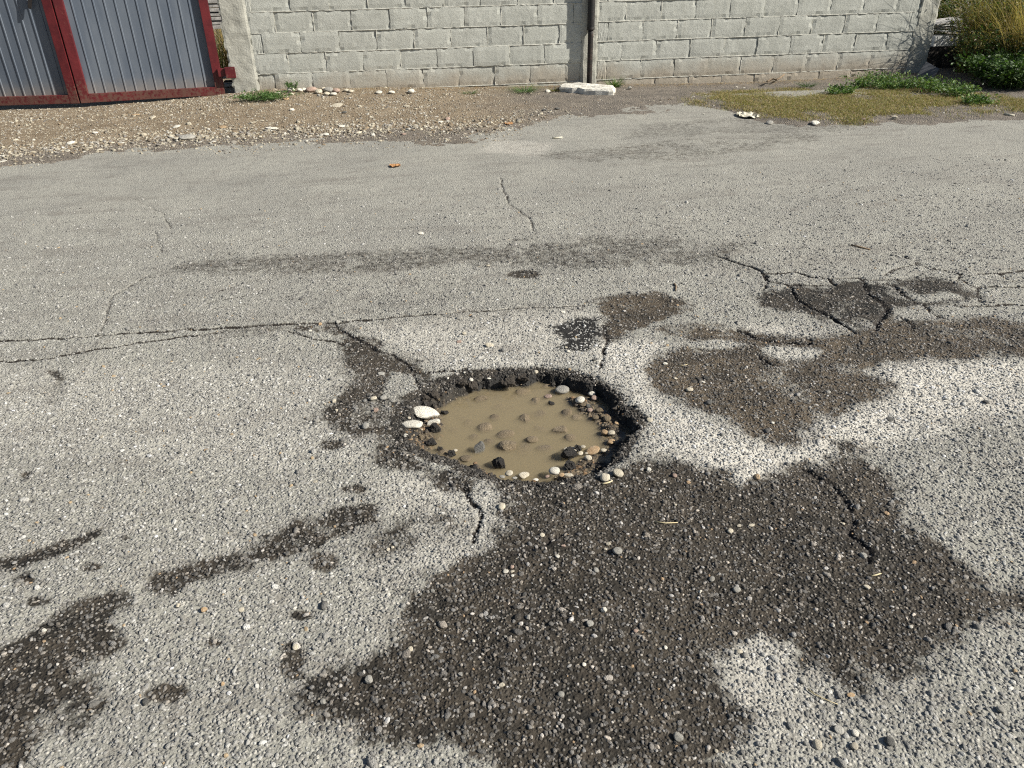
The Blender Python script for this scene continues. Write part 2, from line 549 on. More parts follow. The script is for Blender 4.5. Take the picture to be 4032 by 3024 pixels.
WETP = [  # polygons traced in the 2212 px view: strength, mud, points
    (1.0, 0.15, [(1075, 1030), (1120, 1035), (1250, 1030), (1330, 1020), (1400, 985), (1480, 1005), (1590, 1065), (1660, 1050), (1740, 1020), (1800, 1005),
           (1850, 975), (1900, 1010), (1935, 1060), (1960, 1130), (2020, 1180), (2060, 1230), (2140, 1265), (2230, 1300), (2120, 1330), (2060, 1360),
           (2000, 1420), (1940, 1440), (1880, 1420), (1800, 1440), (1740, 1420), (1710, 1370), (1640, 1330), (1590, 1350), (1540, 1420), (1540, 1500),
           (1570, 1560), (1600, 1620), (1580, 1680), (1130, 1680), (1080, 1620), (1040, 1590), (960, 1570), (880, 1560), (800, 1540), (740, 1530),
           (690, 1510), (720, 1470), (780, 1440), (850, 1400), (890, 1340), (880, 1290), (920, 1250), (1000, 1230), (1060, 1210), (1100, 1170),
           (1095, 1120), (1090, 1070)]),
    (0.95, 0.1, [(-30, 1440), (60, 1380), (130, 1340), (180, 1305), (235, 1300), (250, 1315), (230, 1345), (255, 1390), (200, 1420), (160, 1450),
           (170, 1500), (130, 1520), (200, 1540), (160, 1580), (100, 1560), (50, 1590), (20, 1680), (-30, 1680)]),
    (0.9, 0.1, [(340, 1250), (370, 1233), (430, 1218), (510, 1192), (580, 1158), (650, 1136), (720, 1103), (790, 1096), (790, 1122), (720, 1147), (650, 1172),
          (590, 1194), (530, 1218), (450, 1244), (390, 1272), (345, 1280)]),
    (0.85, 0.0, [(-10, 1208), (60, 1198), (120, 1173), (215, 1146), (220, 1160), (150, 1192), (80, 1217), (-10, 1228)]),
    (0.95, 0.15, [(650, 706), (700, 695), (745, 702), (780, 735), (850, 765), (890, 788), (905, 840), (920, 880), (870, 890), (865, 950), (875, 985), (930, 1010),
           (1000, 1035), (1010, 1055), (960, 1040), (900, 1010), (830, 1000), (820, 975), (860, 945), (790, 935), (720, 915), (685, 900),
           (690, 870), (740, 850), (770, 820), (770, 770), (745, 735), (700, 720)]),
    (0.95, 0.6, [(1285, 652), (1350, 638), (1440, 638), (1485, 650), (1470, 672), (1400, 692), (1360, 712), (1320, 728), (1308, 702), (1325, 680)]),
    (0.95, 0.75, [(1440, 712), (1500, 700), (1560, 705), (1640, 725), (1700, 737), (1780, 735), (1850, 720), (1900, 690), (1960, 690), (2050, 700), (2130, 690),
           (2230, 700), (2230, 770), (2130, 755), (2000, 765), (1900, 775), (1860, 800), (1905, 830), (1880, 852), (1830, 870), (1760, 897), (1720, 932),
           (1690, 947), (1640, 932), (1590, 902), (1530, 882), (1470, 862), (1425, 830), (1415, 785), (1480, 757), (1560, 752), (1610, 742), (1560, 728), (1480, 736)]),
    (0.9, 0.0, [(1640, 640), (1740, 620), (1900, 610), (2000, 602), (2060, 612), (2100, 640), (2030, 650), (1930, 662), (1912, 692), (1870, 712), (1800, 692),
          (1730, 667), (1650, 657)]),
    (0.5, 0.2, [(430, 724), (560, 698), (720, 688), (745, 700), (640, 712), (500, 726)]),
    (0.38, 0.2, [(740, 690), (900, 676), (1100, 662), (1280, 655), (1280, 664), (1000, 685), (850, 700)]),
    (0.52, 0.1, [(320, 580), (450, 557), (700, 552), (950, 537), (1150, 515), (1400, 513), (1620, 525), (1560, 562), (1400, 580), (1200, 572), (1000, 567), (820, 590), (560, 590), (400, 588)]),
    (0.33, 0.1, [(600, 640), (850, 600), (1050, 600), (1000, 640), (850, 685), (740, 700), (560, 692)]),
    (0.45, 0.3, [(1150, 335), (1300, 318), (1500, 300), (1750, 285), (1790, 300), (1600, 330), (1450, 345), (1250, 350)]),
    (0.42, 0.2, [(1380, 270), (1600, 250), (1850, 260), (1830, 285), (1600, 290), (1350, 300)]),
    (0.42, 0.0, [(1455, 500), (1490, 505), (1530, 540), (1610, 568), (1650, 598), (1600, 585), (1510, 555)]),
    (0.30, 0.0, [(1680, 545), (1850, 520), (2000, 520), (2060, 535), (1900, 560), (1750, 570)]),
    (0.6, 0.2, [(790, 1150), (860, 1125), (940, 1105), (1000, 1130), (990, 1150), (900, 1165), (840, 1200), (800, 1190)]),
    (0.7, 0.1, [(100, 800), (128, 798), (138, 815), (130, 850), (112, 868), (105, 845), (115, 820)]),
]
for cx, cy, rx, ry in [(60, 1250, 22, 12), (85, 1300, 24, 9), (270, 1165, 14, 9), (55, 1025, 9, 6), (360, 1495, 40, 14), (632, 1425, 22, 34), (700, 1210, 26, 16),
                       (720, 960, 28, 10), (762, 1055, 28, 9), (1240, 715, 10, 6), (1130, 590, 30, 9), (650, 1325, 20, 10), (460, 1385, 14, 8), (200, 1225, 15, 8)]:
    WETP.append((0.8, 0.1, [(cx + rx * math.cos(a), cy + ry * math.sin(a)) for a in np.linspace(0, 2 * math.pi, 12, False)]))
DUSTP = [(1.0, [(1300, 735), (1420, 745), (1405, 840), (1470, 880), (1560, 920), (1640, 952), (1700, 955), (1770, 910), (1870, 880), (1920, 850), (1870, 795), (1950, 775),
          (2230, 785), (2230, 880), (1900, 950), (1790, 995), (1700, 1035), (1590, 1055), (1480, 995), (1400, 975), (1400, 900), (1340, 825), (1290, 795)]),
         (0.5, [(760, 705), (1000, 680), (1270, 665), (1310, 720), (1290, 780), (1150, 795), (950, 785), (880, 770)]),
         (0.7, [(1490, 735), (1620, 700), (1780, 720), (1700, 735), (1600, 748)]),
         (0.6, [(1540, 1370), (1640, 1340), (1720, 1400), (1700, 1560), (1600, 1580), (1545, 1490)]),
         (0.5, [(860, 1010), (1000, 1040), (1090, 1060), (1090, 1180), (960, 1230), (840, 1210), (900, 1130), (820, 1060)]),
         (0.5, [(1060, 300), (1190, 310), (1170, 335), (1050, 325)]),
         (0.6, [(1660, 750), (1760, 752), (1750, 782), (1680, 775)]),
         (0.25, [(-50, 800), (700, 790), (760, 900), (800, 1000), (500, 1000), (-50, 950)])]
CRACKS = [  # half width in m, depth, points
    (0.0040, 0.010, [(-60, 738), (200, 725), (400, 712), (600, 700), (720, 695), (1000, 672), (1150, 663), (1270, 657)]),
    (0.0030, 0.008, [(-60, 782), (120, 770), (200, 755), (330, 735), (480, 715)]),
    (0.0024, 0.008, [(720, 695), (745, 715), (790, 740), (850, 765), (890, 790), (903, 830), (930, 860)]),
    (0.0035, 0.010, [(620, 713), (680, 728), (745, 742)]),
    (0.0040, 0.010, [(900, 800), (960, 797), (1010, 793)]), (0.0035, 0.008, [(908, 822), (950, 822), (995, 814)]),
    (0.0030, 0.005, [(285, 425), (310, 440), (355, 460), (370, 495)]), (0.0025, 0.004, [(340, 500), (338, 520), (350, 545)]),
    (0.0030, 0.005, [(320, 595), (240, 640), (232, 680), (215, 730)]),
    (0.0035, 0.006, [(1080, 385), (1100, 440), (1140, 470), (1155, 500)]),
    (0.0055, 0.012, [(1510, 545), (1600, 572), (1640, 597), (1660, 610), (1650, 625), (1645, 640)]),
    (0.0068, 0.014, [(1640, 600), (1720, 607), (1800, 604), (1860, 607), (1900, 603), (1960, 590), (2000, 570), (1960, 550)]),
    (0.0055, 0.014, [(1660, 610), (1690, 620), (1760, 670), (1800, 700), (1832, 716)]),
    (0.0060, 0.015, [(1860, 605), (1885, 640), (1925, 665), (1910, 690), (1895, 716)]),
    (0.0055, 0.014, [(1925, 605), (1960, 640), (1990, 660), (2045, 682)]),
    (0.0060, 0.015, [(2000, 570), (2060, 590), (2100, 620), (2115, 650)]),
    (0.0055, 0.010, [(1925, 665), (2000, 655), (2100, 655), (2230, 640)]),
    (0.0050, 0.008, [(2060, 590), (2150, 580), (2230, 573)]), (0.0050, 0.008, [(2108, 630), (2230, 618)]),
    (0.0060, 0.010, [(1900, 607), (2000, 610), (2090, 602)]), (0.0045, 0.01, [(1800, 604), (1815, 622)]), (0.005, 0.01, [(1900, 603), (1912, 613)]),
    (0.0050, 0.008, [(1640, 640), (1665, 618), (1700, 628), (1735, 640)]),
    (0.0050, 0.008, [(1700, 600), (1715, 625), (1730, 640)]),
    (0.0028, 0.009, [(1008, 1048), (1018, 1085), (1040, 1120), (1020, 1165)]),
    (0.0035, 0.009, [(1838, 1150), (1878, 1190), (1872, 1212)]),
    (0.0016, 0.003, [(420, 642), (500, 620), (560, 602)]), (0.0016, 0.003, [(440, 655), (520, 640), (590, 622)]), (0.0016, 0.003, [(455, 668), (540, 655)]), (0.0016, 0.003, [(540, 610), (600, 598)]), (0.0016, 0.003, [(610, 640), (660, 628)]),
    (0.0020, 0.004, [(1390, 480), (1440, 492), (1480, 506)]), (0.0018, 0.004, [(1540, 430), (1600, 438), (1650, 452)]), (0.0018, 0.004, [(1120, 505), (1160, 520), (1200, 540)]),
    (0.0045, 0.010, [(1895, 716), (1870, 735), (1905, 760)]), (0.0045, 0.010, [(1990, 660), (1960, 690), (2000, 715), (2080, 722)]), (0.0040, 0.010, [(2115, 650), (2150, 668), (2230, 676)]),
    (0.0050, 0.010, [(2100, 620), (2080, 640), (2095, 655)]), (0.0040, 0.009, [(1830, 716), (1780, 735), (1700, 738), (1600, 715), (1500, 702)]), (0.0040, 0.009, [(1640, 762), (1655, 785), (1690, 790)]),
    (0.0035, 0.008, [(1860, 607), (1840, 622), (1850, 640)]), (0.0035, 0.008, [(1660, 610), (1620, 618), (1560, 640), (1480, 646)]), (0.0030, 0.008, [(1100, 1200), (1160, 1180), (1210, 1150)]), (0.0030, 0.008, [(1850, 1120), (1838, 1150)]),
    (0.0030, 0.008, [(1740, 1010), (1800, 1040), (1840, 1100)]), (0.0035, 0.007, [(1300, 700), (1312, 730), (1305, 770), (1290, 790)]),
]

# the interlocking crack network beyond the brown patch replaces the rough lines there
CRACKS = [c_ for c_ in CRACKS if not all(p_[0] > 1470 and 540 < p_[1] < 765 for p_ in c_[2])]
N3 = lambda u, v: ((2632 + u / 1.58) / VS, (500 + v / 1.58) / VS)
for hw_, pts_ in [(.0048, [(300, 800), (530, 875), (600, 910), (700, 912), (790, 900), (900, 935), (1010, 940), (1100, 935), (1190, 930), (1240, 945)]), (.0045, [(600, 910), (630, 965), (585, 1020)]),
                  (.0055, [(630, 965), (740, 985), (760, 1020), (830, 1085), (900, 1130), (980, 1175), (1060, 1220), (1150, 1275)]), (.0042, [(1010, 940), (1045, 990)]),
                  (.0062, [(1190, 930), (1210, 980), (1260, 1040), (1330, 1085), (1370, 1130), (1320, 1190), (1300, 1260)]), (.0058, [(1370, 970), (1430, 1000), (1480, 1060), (1560, 1090), (1640, 1150), (1720, 1185)]),
                  (.0042, [(1330, 1085), (1420, 1090), (1520, 1085), (1700, 1100), (1900, 1105), (2230, 1095)]), (.0045, [(1350, 915), (1410, 885), (1480, 860), (1570, 850), (1540, 820), (1470, 790)]),
                  (.0062, [(1570, 850), (1640, 875), (1720, 885), (1800, 895), (1830, 940), (1880, 970), (1940, 1000), (1935, 1080)]), (.0042, [(1240, 945), (1350, 945), (1500, 950), (1650, 960), (1780, 965), (1830, 940)]),
                  (.0042, [(1940, 910), (2060, 900), (2230, 880)]), (.0042, [(1940, 990), (2060, 985), (2230, 985)]), (.0040, [(1420, 1180), (1480, 1205), (1520, 1250)]), (.0040, [(2060, 905), (2130, 945), (2180, 960)]),
                  (.0042, [(440, 1265), (560, 1310), (680, 1335), (880, 1345)]), (.0040, [(610, 1440), (650, 1475)]), (.0036, [(740, 985), (930, 985), (1190, 975)])]:
    CRACKS.append((hw_, 0.012, [N3(*p_) for p_ in pts_]))

wet = np.zeros_like(x); mud = np.zeros_like(x); dust = np.zeros_like(x)
jit = fbm(x, y, 9, 4, 3, 0.6) * 0.065 + fbm(x, y, 40, 2, 9, 0.6) * 0.03
for st, md, pts in WETP:
    P_ = polyV(pts)
    ext = (P_.max(0) - P_.min(0)).min()
    sc = 0.18 + 0.82 * min(1.0, ext / 0.5)
    d = sdf(x, y, P_) + jit * sc
    soft = min(0.085, 0.012 + 0.14 * ext) if st > 0.6 else 0.12
    w = st * sstep(soft * 1.25, -soft * 0.45, d)
    mud = np.where(w > wet, md, mud)
    wet = np.maximum(wet, w)
for pts in [[(1655, 752), (1700, 748), (1765, 758), (1750, 782), (1700, 778), (1672, 770)], [(1490, 742), (1560, 735), (1600, 742), (1560, 752)], [(1935, 668), (2010, 662), (2060, 672), (2010, 690), (1940, 690)],
            [(850, 800), (890, 812), (895, 845), (850, 850), (835, 828)], [(660, 716), (725, 724), (735, 735), (690, 730)], [(1950, 640), (2040, 628), (2080, 640), (2000, 652)]]:
    wet *= 1 - 0.95 * sstep(0.03, -0.025, sdf(x, y, polyV(pts)) + jit * 0.5)
wet *= 1 - 0.38 * sstep(0.12, 0.36, fbm(x, y, 5.5, 4, 123, 0.6)) * (wet < 0.97)
rd = sdf(x, y, rim, 0.5)
ang = np.arctan2(y - rim[:, 1].mean(), x - rim[:, 0].mean())
rw = 0.016 + 0.03 * (fbm(x, y, 7, 3, 21) + 0.5) + 0.04 * np.exp(-((ang - 2.2) / 0.8) ** 2)
wr = sstep(0.02, -0.02, rd - rw)
mud = np.where(wr > wet, 0.0, mud)
wet = np.maximum(wet, wr)
tar = 0.85 * sstep(0.075, -0.05, sdf(x, y, polyV([(1190, 705), (1240, 690), (1290, 685), (1310, 705), (1290, 735), (1260, 755), (1220, 750), (1195, 730)])) + jit * 0.9)
tar = np.maximum(tar, 0.75 * sstep(0.02, 0.0, rd - 0.004) * (0.6 + 0.4 * sstep(-0.1, 0.1, fbm(x, y, 12, 3, 77))))
for st, pts in DUSTP:
    dust = np.maximum(dust, st * sstep(0.09, -0.06, sdf(x, y, polyV(pts)) + jit))
dust *= (1 - 0.8 * wet)
# crack distance and groove
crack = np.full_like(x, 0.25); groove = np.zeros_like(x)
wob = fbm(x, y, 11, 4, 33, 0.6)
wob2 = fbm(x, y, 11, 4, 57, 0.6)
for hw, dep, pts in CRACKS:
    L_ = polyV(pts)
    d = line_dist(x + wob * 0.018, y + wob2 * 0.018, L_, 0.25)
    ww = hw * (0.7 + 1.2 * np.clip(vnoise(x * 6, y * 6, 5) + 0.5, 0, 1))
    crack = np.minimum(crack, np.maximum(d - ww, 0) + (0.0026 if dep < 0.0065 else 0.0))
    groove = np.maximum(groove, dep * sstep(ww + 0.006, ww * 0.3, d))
# height
near = sstep(6.0, 3.0, y)
z = 0.012 * fbm(x, y, 0.7, 3, 1) + 0.006 * fbm(x, y, 3.0, 3, 2)
z += near * (0.0028 * fbm(x, y, 70, 2, 14, 0.7) + 0.0022 * fbm(x, y, 22, 2, 15))
z -= 0.006 * wet * near * (0.6 + 0.8 * fbm(x, y, 16, 3, 19))
lump = fbm(x, y, 30, 3, 44, 0.65)
z -= groove
inner = -rd
in_p = rd < 0.12
wallw = 0.022 + 0.05 * sstep(0.6, 1.0, np.cos(ang - 3.5)) + 0.03 * sstep(0.5, 1.0, np.cos(ang + 1.9))
rdn = rd + 0.034 * fbm(x, y, 13, 4, 88, 0.65) + 0.010 * fbm(x, y, 60, 2, 89)
cav = sstep(0.004, -1.0, rdn / wallw)
floor = -0.070 - 0.040 * sstep(0.03, 0.22, inner) + 0.010 * fbm(x, y, 14, 4, 61)
# gravel banks above the water line inside the hole
bankR = np.array([R6(*p) for p in [(1480, 330), (1640, 330), (1900, 520), (1960, 640), (1880, 800), (1700, 960), (1500, 1010), (1380, 940), (1450, 830), (1650, 780), (1780, 700), (1740, 560), (1640, 480), (1500, 400)]])
bankL = np.array([R6(*p) for p in [(160, 640), (260, 480), (420, 440), (480, 530), (440, 640), (310, 760), (190, 740)]])
bk = np.maximum(sstep(0.05, -0.03, sdf(x, y, bankR)), sstep(0.05, -0.03, sdf(x, y, bankL)))
floor = floor * (1 - bk) + bk * (-0.054 + 0.016 * fbm(x, y, 18, 4, 62))
edge_lip = -0.012 * sstep(0.05, 0.0, rd) * (0.5 + fbm(x, y, 10, 3, 71)) 
z = np.where(in_p, (z + edge_lip + 0.006 * lump * sstep(0.10, 0.0, rd)) * (1 - cav) + floor * cav, z)
mudfloor = sstep(0.0, 0.03, inner)
wet = np.where(rd < 0, 1.0, wet)
mud = np.where(rd < -0.03, 1.0, mud)
tar = np.where(rd < 0, np.maximum(tar * sstep(0.09, 0.03, inner), 0), tar)
nx_, ny_ = len(xs), len(ys)
idx = np.arange(nx_ * ny_).reshape(ny_, nx_)
quads = np.stack([idx[:-1, :-1].ravel(), idx[:-1, 1:].ravel(), idx[1:, 1:].ravel(), idx[1:, :-1].ravel()], 1)
ROADZ = z.reshape(ny_, nx_); ROADWET = wet.reshape(ny_, nx_); ROADDUST = dust.reshape(ny_, nx_)
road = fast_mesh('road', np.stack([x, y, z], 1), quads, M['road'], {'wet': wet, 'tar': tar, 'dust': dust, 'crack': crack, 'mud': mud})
tag(road, 'worn grey asphalt road with dark damp patches, cracks and one pothole', kind='structure')


def samp(grid, px, py):
    i = np.clip(np.searchsorted(xs, px) - 1, 0, nx_ - 2); j = np.clip(np.searchsorted(ys, py) - 1, 0, ny_ - 2)
    fx = (px - xs[i]) / (xs[i + 1] - xs[i]); fy = (py - ys[j]) / (ys[j + 1] - ys[j])
    return (grid[j, i] * (1 - fx) + grid[j, i + 1] * fx) * (1 - fy) + (grid[j + 1, i] * (1 - fx) + grid[j + 1, i + 1] * fx) * fy


def rz(px, py):
    return float(samp(ROADZ, np.array([px]), np.array([py]))[0])


# ------------------------------------------------------------------ scattered small stone (stuff), real geometry placed by geometry nodes
def stone_scatter(name, pts, scl, rot, colr, mat, parent=None, nvar=6, rough=0.45, smooth=True, flat=1.0):
    me = bpy.data.meshes.new(name)
    n = len(pts)
    me.vertices.add(n)
    me.vertices.foreach_set('co', pts.astype(np.float32).ravel())
    for k, a in (('scl', scl), ('rot', rot)):
        at = me.attributes.new(k, 'FLOAT_VECTOR', 'POINT'); at.data.foreach_set('vector', a.astype(np.float32).ravel())
    at = me.attributes.new('col', 'FLOAT_COLOR', 'POINT')
    at.data.foreach_set('color', np.concatenate([colr, np.ones((n, 1))], 1).astype(np.float32).ravel())
    at = me.attributes.new('pick', 'INT', 'POINT'); at.data.foreach_set('value', RNG.integers(0, nvar, n).astype(np.int32))
    me.materials.append(mat)
    o = bpy.data.objects.new(name, me); COL.objects.link(o)
    if parent: o.parent = parent
    ng = bpy.data.node_groups.new(name, 'GeometryNodeTree')
    ng.interface.new_socket('Geometry', in_out='INPUT', socket_type='NodeSocketGeometry')
    ng.interface.new_socket('Geometry', in_out='OUTPUT', socket_type='NodeSocketGeometry')
    N = ng.nodes.new; Lk = ng.links.new
    gi, go = N('NodeGroupInput'), N('NodeGroupOutput')
    jn = N('GeometryNodeJoinGeometry')
    for v in range(nvar):
        ic = N('GeometryNodeMeshIcoSphere'); ic.inputs['Radius'].default_value = 1.0; ic.inputs['Subdivisions'].default_value = 2
        nz = N('ShaderNodeTexNoise'); nz.noise_dimensions = '4D'
        nz.inputs['W'].default_value = 3.7 * v + 1.1; nz.inputs['Scale'].default_value = 0.9; nz.inputs['Detail'].default_value = 1.5
        pos = N('GeometryNodeInputPosition'); Lk(pos.outputs[0], nz.inputs['Vector'])
        sb = N('ShaderNodeVectorMath'); sb.operation = 'SUBTRACT'; sb.inputs[1].default_value = (0.5, 0.5, 0.5)
        Lk(nz.outputs['Color'], sb.inputs[0])
        ml = N('ShaderNodeVectorMath'); ml.operation = 'SCALE'; ml.inputs['Scale'].default_value = rough * 3.2
        Lk(sb.outputs[0], ml.inputs[0])
        sp = N('GeometryNodeSetPosition'); Lk(ic.outputs['Mesh'], sp.inputs['Geometry']); Lk(ml.outputs[0], sp.inputs['Offset'])
        sm = N('GeometryNodeSetShadeSmooth'); sm.inputs['Shade Smooth'].default_value = smooth
        Lk(sp.outputs[0], sm.inputs['Geometry'])
        st = N('GeometryNodeSetMaterial'); st.inputs['Material'].default_value = mat
        Lk(sm.outputs[0], st.inputs['Geometry'])
        gi2 = N('GeometryNodeGeometryToInstance'); Lk(st.outputs[0], gi2.inputs[0])
        Lk(gi2.outputs[0], jn.inputs[0])
    ip = N('GeometryNodeInstanceOnPoints')
    Lk(gi.outputs[0], ip.inputs['Points']); Lk(jn.outputs[0], ip.inputs['Instance'])
    ip.inputs['Pick Instance'].default_value = True

    def na(nm, ty):
        a = N('GeometryNodeInputNamedAttribute'); a.data_type = ty; a.inputs['Name'].default_value = nm
        return a.outputs['Attribute']
    Lk(na('pick', 'INT'), ip.inputs['Instance Index'])
    er = N('FunctionNodeEulerToRotation'); Lk(na('rot', 'FLOAT_VECTOR'), er.inputs[0]); Lk(er.outputs[0], ip.inputs['Rotation'])
    Lk(na('scl', 'FLOAT_VECTOR'), ip.inputs['Scale'])
    Lk(ip.outputs[0], go.inputs[0])
    md = o.modifiers.new('scatter', 'NODES'); md.node_group = ng
    o['kind'] = 'stuff'
    return o


def aggregate(name, y0, y1, dens, rmin, rmax, seed):
    rg = np.random.default_rng(seed)
    wmax = 0.67 * (0.87 * y1 + 0.69) + 0.5
    n = int(dens * (y1 - y0) * 2 * wmax)
    py = rg.uniform(y0, y1, n); px = 0.129 * py + rg.uniform(-wmax, wmax, n)
    hw = 0.67 * (0.87 * py + 0.69) + 0.5
    k = (np.abs(px - 0.129 * py) < hw) & (rg.uniform(0, 1, n) < np.clip((5.4 - py) / 2.4, 0, 1))
    px, py = px[k], py[k]
    rr = sdf(px, py, rim, 0.3)
    k = rr > 0.004
    px, py = px[k], py[k]
    n = len(px)
    w = samp(ROADWET, px, py); du = samp(ROADDUST, px, py); hz = samp(ROADZ, px, py)
    r = rmin + (rmax - rmin) * rg.beta(1.2, 5.0, n)
    r = np.where(rg.uniform(0, 1, n) < 0.02, r * 1.7, r)
    s = np.stack([r * rg.uniform(0.8, 1.35, n), r * rg.uniform(0.7, 1.0, n), r * rg.uniform(0.5, 0.85, n)], 1)
    hz = hz + s[:, 2] * rg.uniform(-0.45, 0.30, n)
    rot = np.stack([rg.uniform(-0.45, 0.45, n), rg.uniform(-0.45, 0.45, n), rg.uniform(0, 6.28, n)], 1)
    val = 0.315 * np.exp(rg.normal(0, 0.34, n))
    dryc = val[:, None] * np.array([1.0, 0.985, 0.925]) * (1 + 0.55 * du)[:, None]
    vw = np.clip(0.115 * np.exp(rg.normal(0, 0.75, n)), 0.02, 0.60)
    tint = rg.uniform(0, 1, n)[:, None]
    wetc = vw[:, None] * (np.array([1.0, 0.98, 0.95]) * (1 - tint) + np.array([1.08, 0.95, 0.80]) * tint)
    odd = rg.uniform(0, 1, n) < 0.007
    dryc[odd] = np.array([0.46, 0.35, 0.22]); wetc[odd] = np.array([0.40, 0.28, 0.17])
    c = np.clip(dryc * (1 - w)[:, None] + wetc * w[:, None], 0.02, 0.75)
    o = stone_scatter(name, np.stack([px, py, hz], 1), s, rot, c, M['chip'], road)
    return o


aggregate('aggregate', 0.75, 2.7, 8500, 0.0026, 0.0095, 5)
aggregate('aggregate', 2.7, 5.4, 3600, 0.0032, 0.0095, 6)

# crumbs of broken asphalt along the rim of the hole
def rim_crumbs():
    rg = np.random.default_rng(8)
    n = 2600
    i = rg.integers(0, len(rim), n); t = rg.uniform(0, 1, n)
    p = rim[i] * (1 - t)[:, None] + rim[(i + 1) % len(rim)] * t[:, None]
    p = p + rg.normal(0, 0.016, (n, 2))
    hz = samp(ROADZ, p[:, 0], p[:, 1])
    r = 0.002 + 0.007 * rg.beta(1.2, 5, n)
    s = np.stack([r, r * rg.uniform(0.7, 1, n), r * rg.uniform(0.5, 0.8, n)], 1)
    c = np.clip(0.055 * np.exp(rg.normal(0, 0.65, n)), 0.014, 0.30)[:, None] * np.array([1.0, 0.93, 0.84])
    stone_scatter('rim_crumbs', np.stack([p[:, 0], p[:, 1], hz + 0.2 * r], 1), s, rg.uniform(0, 6.28, (n, 3)), c, M['chip'], road, 6, 0.6, False)
    # gravel on the banks inside the hole
    n = 5200
    px = rg.uniform(rim[:, 0].min(), rim[:, 0].max(), n); py = rg.uniform(rim[:, 1].min(), rim[:, 1].max(), n)
    b = np.maximum(sstep(0.06, -0.02, sdf(px, py, bankR)), sstep(0.06, -0.02, sdf(px, py, bankL)))
    k = (sdf(px, py, rim) < -0.012) & (rg.uniform(0, 1, n) < b * 0.95 + 0.30)
    px, py = px[k], py[k]; n = len(px)
    hz = samp(ROADZ, px, py)
    r = 0.0025 + 0.010 * rg.beta(1.0, 5, n)
    s = np.stack([r * 1.2, r * rg.uniform(0.7, 1, n), r * rg.uniform(0.5, 0.8, n)], 1)
    pal = np.array([[0.20, 0.155, 0.10], [0.16, 0.125, 0.08], [0.04, 0.034, 0.028], [0.27, 0.21, 0.14], [0.22, 0.14, 0.075], [0.075, 0.062, 0.05], [0.05, 0.042, 0.035]])
    c = pal[rg.integers(0, len(pal), n)] * rg.uniform(0.75, 1.25, n)[:, None]
    stone_scatter('hole_gravel', np.stack([px, py, hz + 0.25 * s[:, 2]], 1), s, np.stack([rg.uniform(-.4, .4, n), rg.uniform(-.4, .4, n), rg.uniform(0, 6.28, n)], 1), c, M['chip'], road, 6, 0.6, False)


rim_crumbs()

# ------------------------------------------------------------------ muddy water in the hole
WZ = -0.056
bm = bmesh.new()
ctr = rim.mean(0)
wp = [ctr + (p - ctr) * 0.995 for p in rim]
tv = [bm.verts.new((p[0], p[1], WZ)) for p in wp]
bv = [bm.verts.new((p[0], p[1], WZ - 0.16)) for p in wp]
bm.faces.new(tv)
bm.faces.new(bv[::-1])
for i in range(len(tv)):
    j = (i + 1) % len(tv)
    bm.faces.new((tv[j], tv[i], bv[i], bv[j]))
bmesh.ops.recalc_face_normals(bm, faces=bm.faces)
me = bpy.data.meshes.new('puddle_water'); bm.to_mesh(me); bm.free(); me.materials.append(M['water'])
puddle = link_mesh('puddle_water', me)
tag(puddle, 'murky brown rainwater standing in the pothole', kind='structure')

# ================================================================== VERGE between road and wall
EDGE_PX = [(-900, 700), (-400, 680), (0, 650), (80, 633), (180, 626), (384, 603), (678, 581), (900, 564), (1216, 554), (1578, 538), (1900, 529), (2050, 500), (2250, 462), (2450, 440),
           (2700, 418), (2850, 432), (2950, 458), (3100, 485), (3250, 503), (3400, 497), (3500, 478), (3700, 470), (4032, 458), (4500, 450)]
edge = np.array([G(*p)[:2] for p in EDGE_PX])
edge = np.vstack([[-70, edge[0, 1] - 0.4], edge, [70, edge[-1, 1] + 0.5]])
WB = [W(*p) for p in [(905, 373), (1080, 354), (1300, 352), (1623, 349), (1900, 347), (2100, 344), (2400, 338), (2700, 336), (3000, 327), (3300, 312), (3600, 290)]]
wbx = np.array([-70, -4.4, -3.3, -2.3] + [p[0] for p in WB] + [7.5, 70]); wbz = np.array([-0.01, -0.01, -0.005, 0.02] + [p[2] for p in WB] + [-0.03, -0.03])


def ground_z(px, py):
    """height of the verge (before the fine relief)"""
    ey = np.interp(px, edge[:, 0], edge[:, 1])
    t = np.clip((py - ey) / np.maximum(WALL_Y - ey, 0.3), 0, 1.6)
    base = np.interp(px, wbx, wbz) * np.clip(t, 0, 1) ** 1.6
    d = py - ey + 0.35 * fbm(px, py, 2.2, 4, 101) + 0.06 * fbm(px, py, 14, 3, 102)
    return base + 0.004 * fbm(px, py, 22, 3, 107, 0.7) * sstep(0.5, 0.1, np.abs(d)) + 0.014 * sstep(-0.15, 0.35, d) - 0.012 * sstep(0.0, -0.35, d) - 0.05 * sstep(-0.35, -0.9, d) + 0.008 * fbm(px, py, 5, 3, 103)


vx = np.concatenate([[-70, -25, -12], np.arange(-6.5, 9.5, 0.022), [13, 25, 70]])
vy = np.concatenate([np.arange(5.5, 10.6, 0.020), [11.5, 13, 18, 30, 60]])
VX, VY = np.meshgrid(vx, vy)
a, b = VX.ravel(), VY.ravel()
vz = ground_z(a, b) + 0.004 * fbm(a, b, 30, 2, 104)
grey = sstep(0.3, 1.9, a + 0.8 * fbm(a, b, 1.5, 3, 105)) * 0.9 + 0.1
grey = np.maximum(grey, 0.9 * sstep(0.45, 0.1, b - np.interp(a, edge[:, 0], edge[:, 1]) + 0.3 * fbm(a, b, 3, 3, 106)))
nn = len(vx)
iv = np.arange(len(a)).reshape(len(vy), nn)
vq = np.stack([iv[:-1, :-1].ravel(), iv[:-1, 1:].ravel(), iv[1:, 1:].ravel(), iv[1:, :-1].ravel()], 1)
verge = fast_mesh('verge', np.stack([a, b, vz], 1), vq, M['verge'], {'grey': grey})
